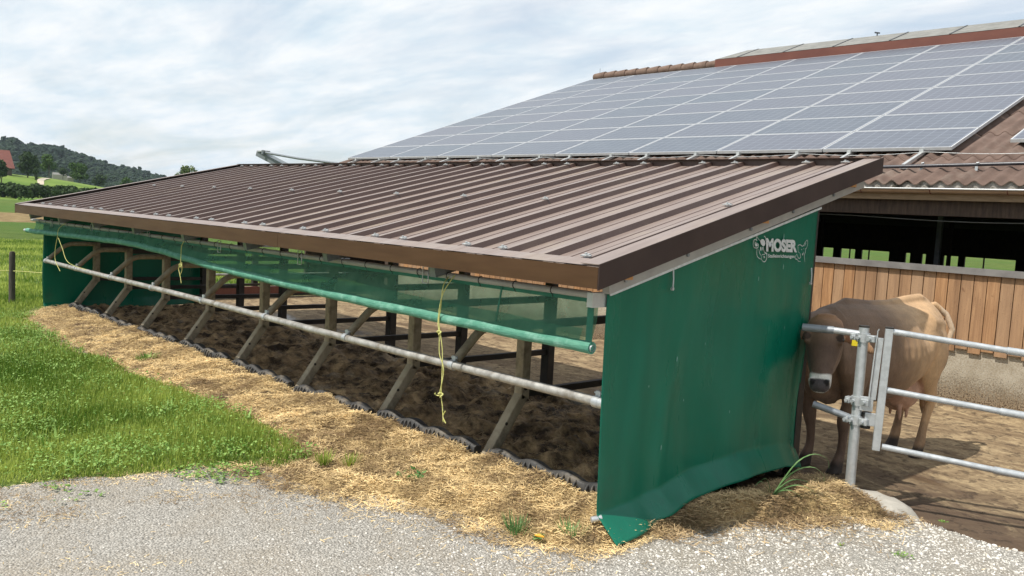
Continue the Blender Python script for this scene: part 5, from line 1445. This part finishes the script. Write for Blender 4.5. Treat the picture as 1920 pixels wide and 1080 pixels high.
# ------------------------------------------------------------------ far hill, trees, hedge and buildings
def azp(az, d, z=0):
    a = R(az); return Vector((CAM.x-math.cos(a)*d, CAM.y+math.sin(a)*d, z))
def hillmesh(name, azs, prof, ds, m, kind='structure', wob=0.0):
    V = []; nA = len(azs); nD = len(ds)
    for i, az in enumerate(azs):
        for j, d in enumerate(ds):
            p = azp(az, d); V.append((p.x, p.y, prof(az, d, j)))
    V = np.array(V); i = (np.arange(nA-1)[:, None]*nD+np.arange(nD-1)[None, :]).ravel()
    Fc = np.stack([i, i+1, i+nD+1, i+nD], 1)
    return npmesh(name, V, Fc, m, smooth=True)
azs = np.linspace(-4, 30, 90)
def meadow_z(az, d):
    el = np.interp(az, [-4, 8, 12.94, 13.7, 15.65, 18.5, 20.5, 23, 30], [.018, .017, .0143, .0128, .0112, .0048, .0005, -.004, -.008])
    top = CAM.z+el*300
    return -.35 + (top+.35)*sstep(150, 300, np.array(float(d))) + (d > 300)*(-(d-300)*.02)
ds = np.linspace(120, 420, 26)
tag(hillmesh('meadow_hill', azs, lambda az, d, j: float(meadow_z(az, d)), ds, M_['meadow']), kind='structure')
EL_A = [-4, 5, 10, 12.4, 12.94, 13.46, 14.0, 15.64, 17.34, 18.79, 20.29, 21.82, 24, 27, 30]
EL_E = [.050, .052, .050, .046, .0455, .050, .0445, .0450, .0375, .0290, .0262, .0200, .012, .006, .002]
def forest_z(az, d):
    top = CAM.z+np.interp(az, EL_A, EL_E)*1000-9
    return -2+(top+2)*sstep(470, 1000, np.array(float(d)))
ds2 = np.linspace(440, 1060, 14)
tag(hillmesh('forest_hill', azs, lambda az, d, j: float(forest_z(az, d)), ds2, M_['soil']), kind='structure')
# forest canopy
def blobs(C_, Rr, jit=.34, flat=.8):
    n = len(C_)
    V = ico[None]*(1+rng.normal(0, jit, (n, 12, 1)))*Rr[:, None, None]
    V[..., 2] *= flat
    V = V+C_[:, None, :]
    return V.reshape(-1, 3), (np.arange(n)[:, None, None]*12+icf[None]).reshape(-1, 3)
CC = []; RR = []; RN = []
for _ in range(13000):
    az = rng.uniform(-3, 29); d = 1000-rng.power(1.3)*0-rng.uniform(0, 1)**1.3*520
    p = azp(az, d); z = float(forest_z(az, d)); r0 = rng.uniform(2.4, 4.6)*(d/900)**.5
    tone = rng.uniform(0, .8); tall = rng.uniform(.8, 1.25)
    for q in range(5):
        o_ = rng.normal(0, .45, 3)*r0; CC.append((p.x+o_[0], p.y+o_[1], z+r0*.9*tall+abs(o_[2])*.7)); RR.append(r0*rng.uniform(.35, .62)); RN.append(np.clip(tone+rng.normal(0, .18), 0, 1))
CC = np.array(CC); RR = np.array(RR)
V, Fc = blobs(CC, RR)
tag(npmesh('forest', V, Fc, M_['fol_forest'], attr={'rnd': np.repeat(np.array(RN), 12)}), 'dense dark green wood covering the far hillside', 'forest', kind='stuff')

def tree(az, d, el_base, h, w, label, m='fol_mid', trunk=.25, nl=900, dense=1.0, grp='trees below the wooded hill', name='tree', wx=1.0):
    p = azp(az, d); z0 = CAM.z+el_base*d
    r = thing(name, (p.x, p.y, z0), label, 'tree' if name == 'tree' else 'bush', grp)
    # crown as leaf clumps on several lobes
    nlob = 9 if name == 'tree' else 6
    LC = []; LR = []
    for q in range(nlob):
        a = rng.uniform(0, 6.28); rr_ = rng.uniform(0, .55)*w/2
        LC.append((math.cos(a)*rr_*wx, math.sin(a)*rr_, h*(trunk+(1-trunk)*rng.uniform(.25, .85)))); LR.append(w/2*rng.uniform(.35, .6))
    LC.append((0, 0, h*(trunk+(1-trunk)*.78))); LR.append(w*.22)
    LC = np.array(LC); LR = np.array(LR)
    k = rng.integers(0, len(LC), nl); dv = unit(rng.normal(0, 1, (nl, 3)))
    rad = LR[k]*rng.uniform(.55, 1.05, nl)
    pos = LC[k]+dv*rad[:, None]*np.array([1, 1, .85*(1-trunk)*h/w if name == 'tree' else .7])
    pos[:, 2] = np.clip(pos[:, 2], h*trunk*.6 if name == 'tree' else .0, h*1.02)
    s_ = w*.05*rng.uniform(.6, 1.5, nl)
    n_ = unit(dv+rng.normal(0, .6, (nl, 3))); t1 = unit(np.cross(n_, rng.normal(0, 1, (nl, 3)))); t2 = np.cross(n_, t1)
    V = np.stack([pos+t1*s_[:, None], pos+t2*s_[:, None]*.8, pos-t1*s_[:, None], pos-t2*s_[:, None]*.8], 1).reshape(-1, 3)
    Fc = np.arange(nl)[:, None]*4+np.arange(4)[None]
    rnd_ = np.clip(rng.normal(.45, .18, nl)+.25*(rng.random(len(LC))[k]-.5), 0, 1)
    V = V+np.array([p.x, p.y, z0])
    npmesh('crown', V, Fc, M_[m], parent=r, attr={'rnd': np.repeat(rnd_, 4)})
    mb = MB(); th = h*(trunk+.25)
    mb.tube([(p.x, p.y, z0-.5), (p.x+.02*h, p.y, z0+th*.6), (p.x, p.y+.01*h, z0+th)], .03*h, 8, rs=[.028*h, .02*h, .012*h])
    for q in range(4):
        c_ = LC[q]; mb.tube([(p.x+.01*h, p.y, z0+th*.6), (p.x+c_[0]*.6, p.y+c_[1]*.6, z0+(th*.6+c_[2])/2), (p.x+c_[0], p.y+c_[1], z0+c_[2])], .01*h, 6, rs=[.013*h, .009*h, .004*h])
    mb.build('trunk', M_['bark'], r)
    return r
K = 1/1570.
tree(14.32, 262, .0085, 7.6, 6.2, 'broad dark tree right of the red roofed farmhouse', 'fol_dark', .12, 2200)
tree(14.75, 250, .0040, 4.6, 2.6, 'slim dark tree below the broad tree beside the track', 'fol_dark', .1, 700)
tree(15.42, 285, .0115, 6.8, 4.6, 'round lighter green tree with visible trunk on the ridge meadow', 'fol_mid', .25, 1300)
tree(16.15, 320, .0125, 3.6, 3.6, 'small bushy tree beside the far shed', 'fol_dark', .1, 700)
tree(17.05, 330, .0085, 6.6, 7.6, 'wide bright green tree right of the far shed', 'fol_mid', .1, 1500)
tree(18.1, 345, .0050, 5.0, 6.0, 'low tree at the right end of the sloping meadow', 'fol_dark', .1, 900)
tree(19.6, 330, .0030, 5.0, 5.0, 'olive green tree just above the far roof corner', 'fol_mid', .1, 900)
tree(22.98, 190, .0, 6.7, 4.6, 'single loose crowned tree showing above the brown roof edge', 'fol_olive', .25, 1300, grp=None)
tree(13.0, 205, .0010, 5.2, 4.6, 'dark bush tree at the left picture edge under the farmhouse', 'fol_dark', .05, 1100, name='bush')
tree(12.4, 300, .0140, 9.0, 8.0, 'tree beyond the farmhouse at the left picture edge', 'fol_dark', .1, 1400)
# hedge row at the foot of the slope: individual bushes
hz_ = [(12.9,3.0),(13.45,2.6),(13.95,3.0),(14.4,2.6),(14.85,2.4),(15.3,3.0),(15.75,2.7),(16.2,2.5),(16.6,3.1),(17.0,3.0),(17.45,3.4),(17.9,2.3)]
on = ['leftmost bush', 'second bush', 'third bush', 'fourth bush', 'fifth bush', 'sixth bush', 'seventh bush', 'eighth bush', 'ninth bush', 'tenth bush', 'eleventh bush', 'rightmost bush']
for q, (az, w_) in enumerate(hz_):
    tree(az, 168+6*math.sin(q*2), -.0105-.00010*q, 2.3+.45*math.sin(q*1.9), w_*1.6, 'dark green hedge bush at the foot of the slope, %s of the row' % on[q], 'fol_dark', .0, 900, grp='bushes of the hedge at the slope foot', name='bush')

# farmhouse with the big red roof
fh = azp(13.05, 262); zb0 = CAM.z+.0125*262
hb = thing('farmhouse', (fh.x, fh.y, zb0), 'farmhouse with big steep red tiled roof at the left picture edge', 'farmhouse')
vr = Vector((math.sin(R(13)), math.cos(R(13)), 0)); vf = Vector((-math.cos(R(13)), math.sin(R(13)), 0))   # right and away from camera
def hpnt(a, b_, c): return tuple(Vector((fh.x, fh.y, zb0))+vr*a+vf*b_+Vector((0, 0, c)))
redM = mat('red_roof_tiles', (.13,.040,.030), (.17,.056,.040), rough=.85, scale=1.2, bump=.03, bscale=4)
mb = MB(); 
def hbox(mb, a0, a1, b0, b1, c0, c1):
    mb.add([hpnt(a0,b0,c0),hpnt(a1,b0,c0),hpnt(a1,b1,c0),hpnt(a0,b1,c0),hpnt(a0,b0,c1),hpnt(a1,b0,c1),hpnt(a1,b1,c1),hpnt(a0,b1,c1)],
           [(0,3,2,1),(4,5,6,7),(0,1,5,4),(1,2,6,5),(2,3,7,6),(3,0,4,7)])
hbox(mb, -16, 2.2, .8, 11, -2, 2.4); mb.build('wall', mat('house_wall', (.09,.07,.06), (.14,.11,.09), rough=.9, scale=.6), hb)
mb = MB(); mb.add([hpnt(-17,-.3,1.7),hpnt(2.9,-.3,1.7),hpnt(1.7,5.5,6.6),hpnt(-17,5.5,6.6),hpnt(2.9,11.8,1.7),hpnt(-17,11.8,1.7)], [(0,1,2,3),(3,2,4,5),(1,4,2)])
mb.build('roof', redM, hb)
mb = MB(); hbox(mb, -7, -2.6, -3.5, -.6, -1.2, .55); mb.build('annex', mat('annex_wall', (.38,.40,.42), (.46,.48,.50), rough=.8, scale=.5), hb)
mb = MB(); mb.add([hpnt(-7.4,-4.0,.55),hpnt(-.9,-4.0,.15),hpnt(-1.2,-.4,1.3),hpnt(-7.4,-.4,1.3)], [(0,1,2,3)]); mb.build('annex_roof', M_['alu'], hb)
for q, (az, d, el, wd_, hh) in enumerate(((15.98, 330, .0128, 4.4, 1.5), (16.55, 335, .0112, 2.0, 1.1))):
    p = azp(az, d); z0 = CAM.z+el*d; mb = MB()
    s0 = thing('shed', (p.x, p.y, z0-.6), ['pale low shed behind the sloping meadow', 'tiny pale hut right of the low far shed'][q], 'shed')
    a = vr*wd_/2; b_ = vf*2; base = [p-a, p+a, p+a+b_, p-a+b_]
    v0 = [Vector((c.x, c.y, z0-1)) for c in base]; v1 = [Vector((c.x, c.y, z0+hh*.6)) for c in base]
    mb.add(v0+v1, [(0,1,5,4),(1,2,6,5),(2,3,7,6),(3,0,4,7)]); mb.build('wall', M_['concrete'], s0)
    mb = MB(); rg = [(v1[0]+v1[3])/2+Vector((0,0,hh*.5)), (v1[1]+v1[2])/2+Vector((0,0,hh*.5))]
    mb.add([v1[0], v1[1], rg[1], rg[0], v1[2], v1[3]], [(0,1,2,3),(3,2,4,5),(1,4,2),(0,3,5)]); mb.build('roof', M_['hood'], s0)
# sandy track up the slope
mb = MB(); tp = [(15.02,228,.6),(15.0,238,.7),(14.98,250,.8),(15.1,262,1.0),(15.3,275,1.0)]
for az, d, w_ in tp:
    for s_ in (-1, 1):
        p = azp(az, d); q = p+vr*w_*s_; mb.v.append((q.x, q.y, float(meadow_z(az, d))+.10))
for i in range(len(tp)-1): mb.f.append((2*i, 2*i+1, 2*i+3, 2*i+2)); mb.sm.append(True)
tag(mb.build('track', mat('track_sand', (.42,.36,.26), (.50,.44,.34), rough=.95, scale=.5), at=tuple(azp(15, 250))), kind='structure')
# young vine stakes in front of the hedge: pale leafy plants in one low row
xs_v = []
for q in range(9):
    az = 14.0+q*.42; p = azp(az, 150); z0 = CAM.z-.0128*150
    r = leafplant('young_plant', (p.x, p.y, z0), 40, .45, .5, 'pale young plant in the row before the hedge, %s' % on[q].replace(' bush', '').replace('leftmost', 'first from left'), .7, 1.2, 'plant', 'leafy')
    r['group'] = 'young plants in front of the hedge'
# haze between the camera and the far hill
hm = bpy.data.materials.new('haze'); hm.use_nodes = True
hn = hm.node_tree.nodes; hn.remove(hn['Principled BSDF'])
pv = hn.new('ShaderNodeVolumePrincipled'); pv.inputs['Color'].default_value = (.72,.84,.97,1); pv.inputs['Density'].default_value = .00011; pv.inputs['Anisotropy'].default_value = .2
hm.node_tree.links.new(pv.outputs[0], hn['Material Output'].inputs['Volume'])
mb = MB(); mb.box((-3300, -3300, -3.5), (3300, 3300, 80))
hz = mb.build('haze', hm); tag(hz, 'thin pale summer haze in the valley air', 'haze', kind='stuff')
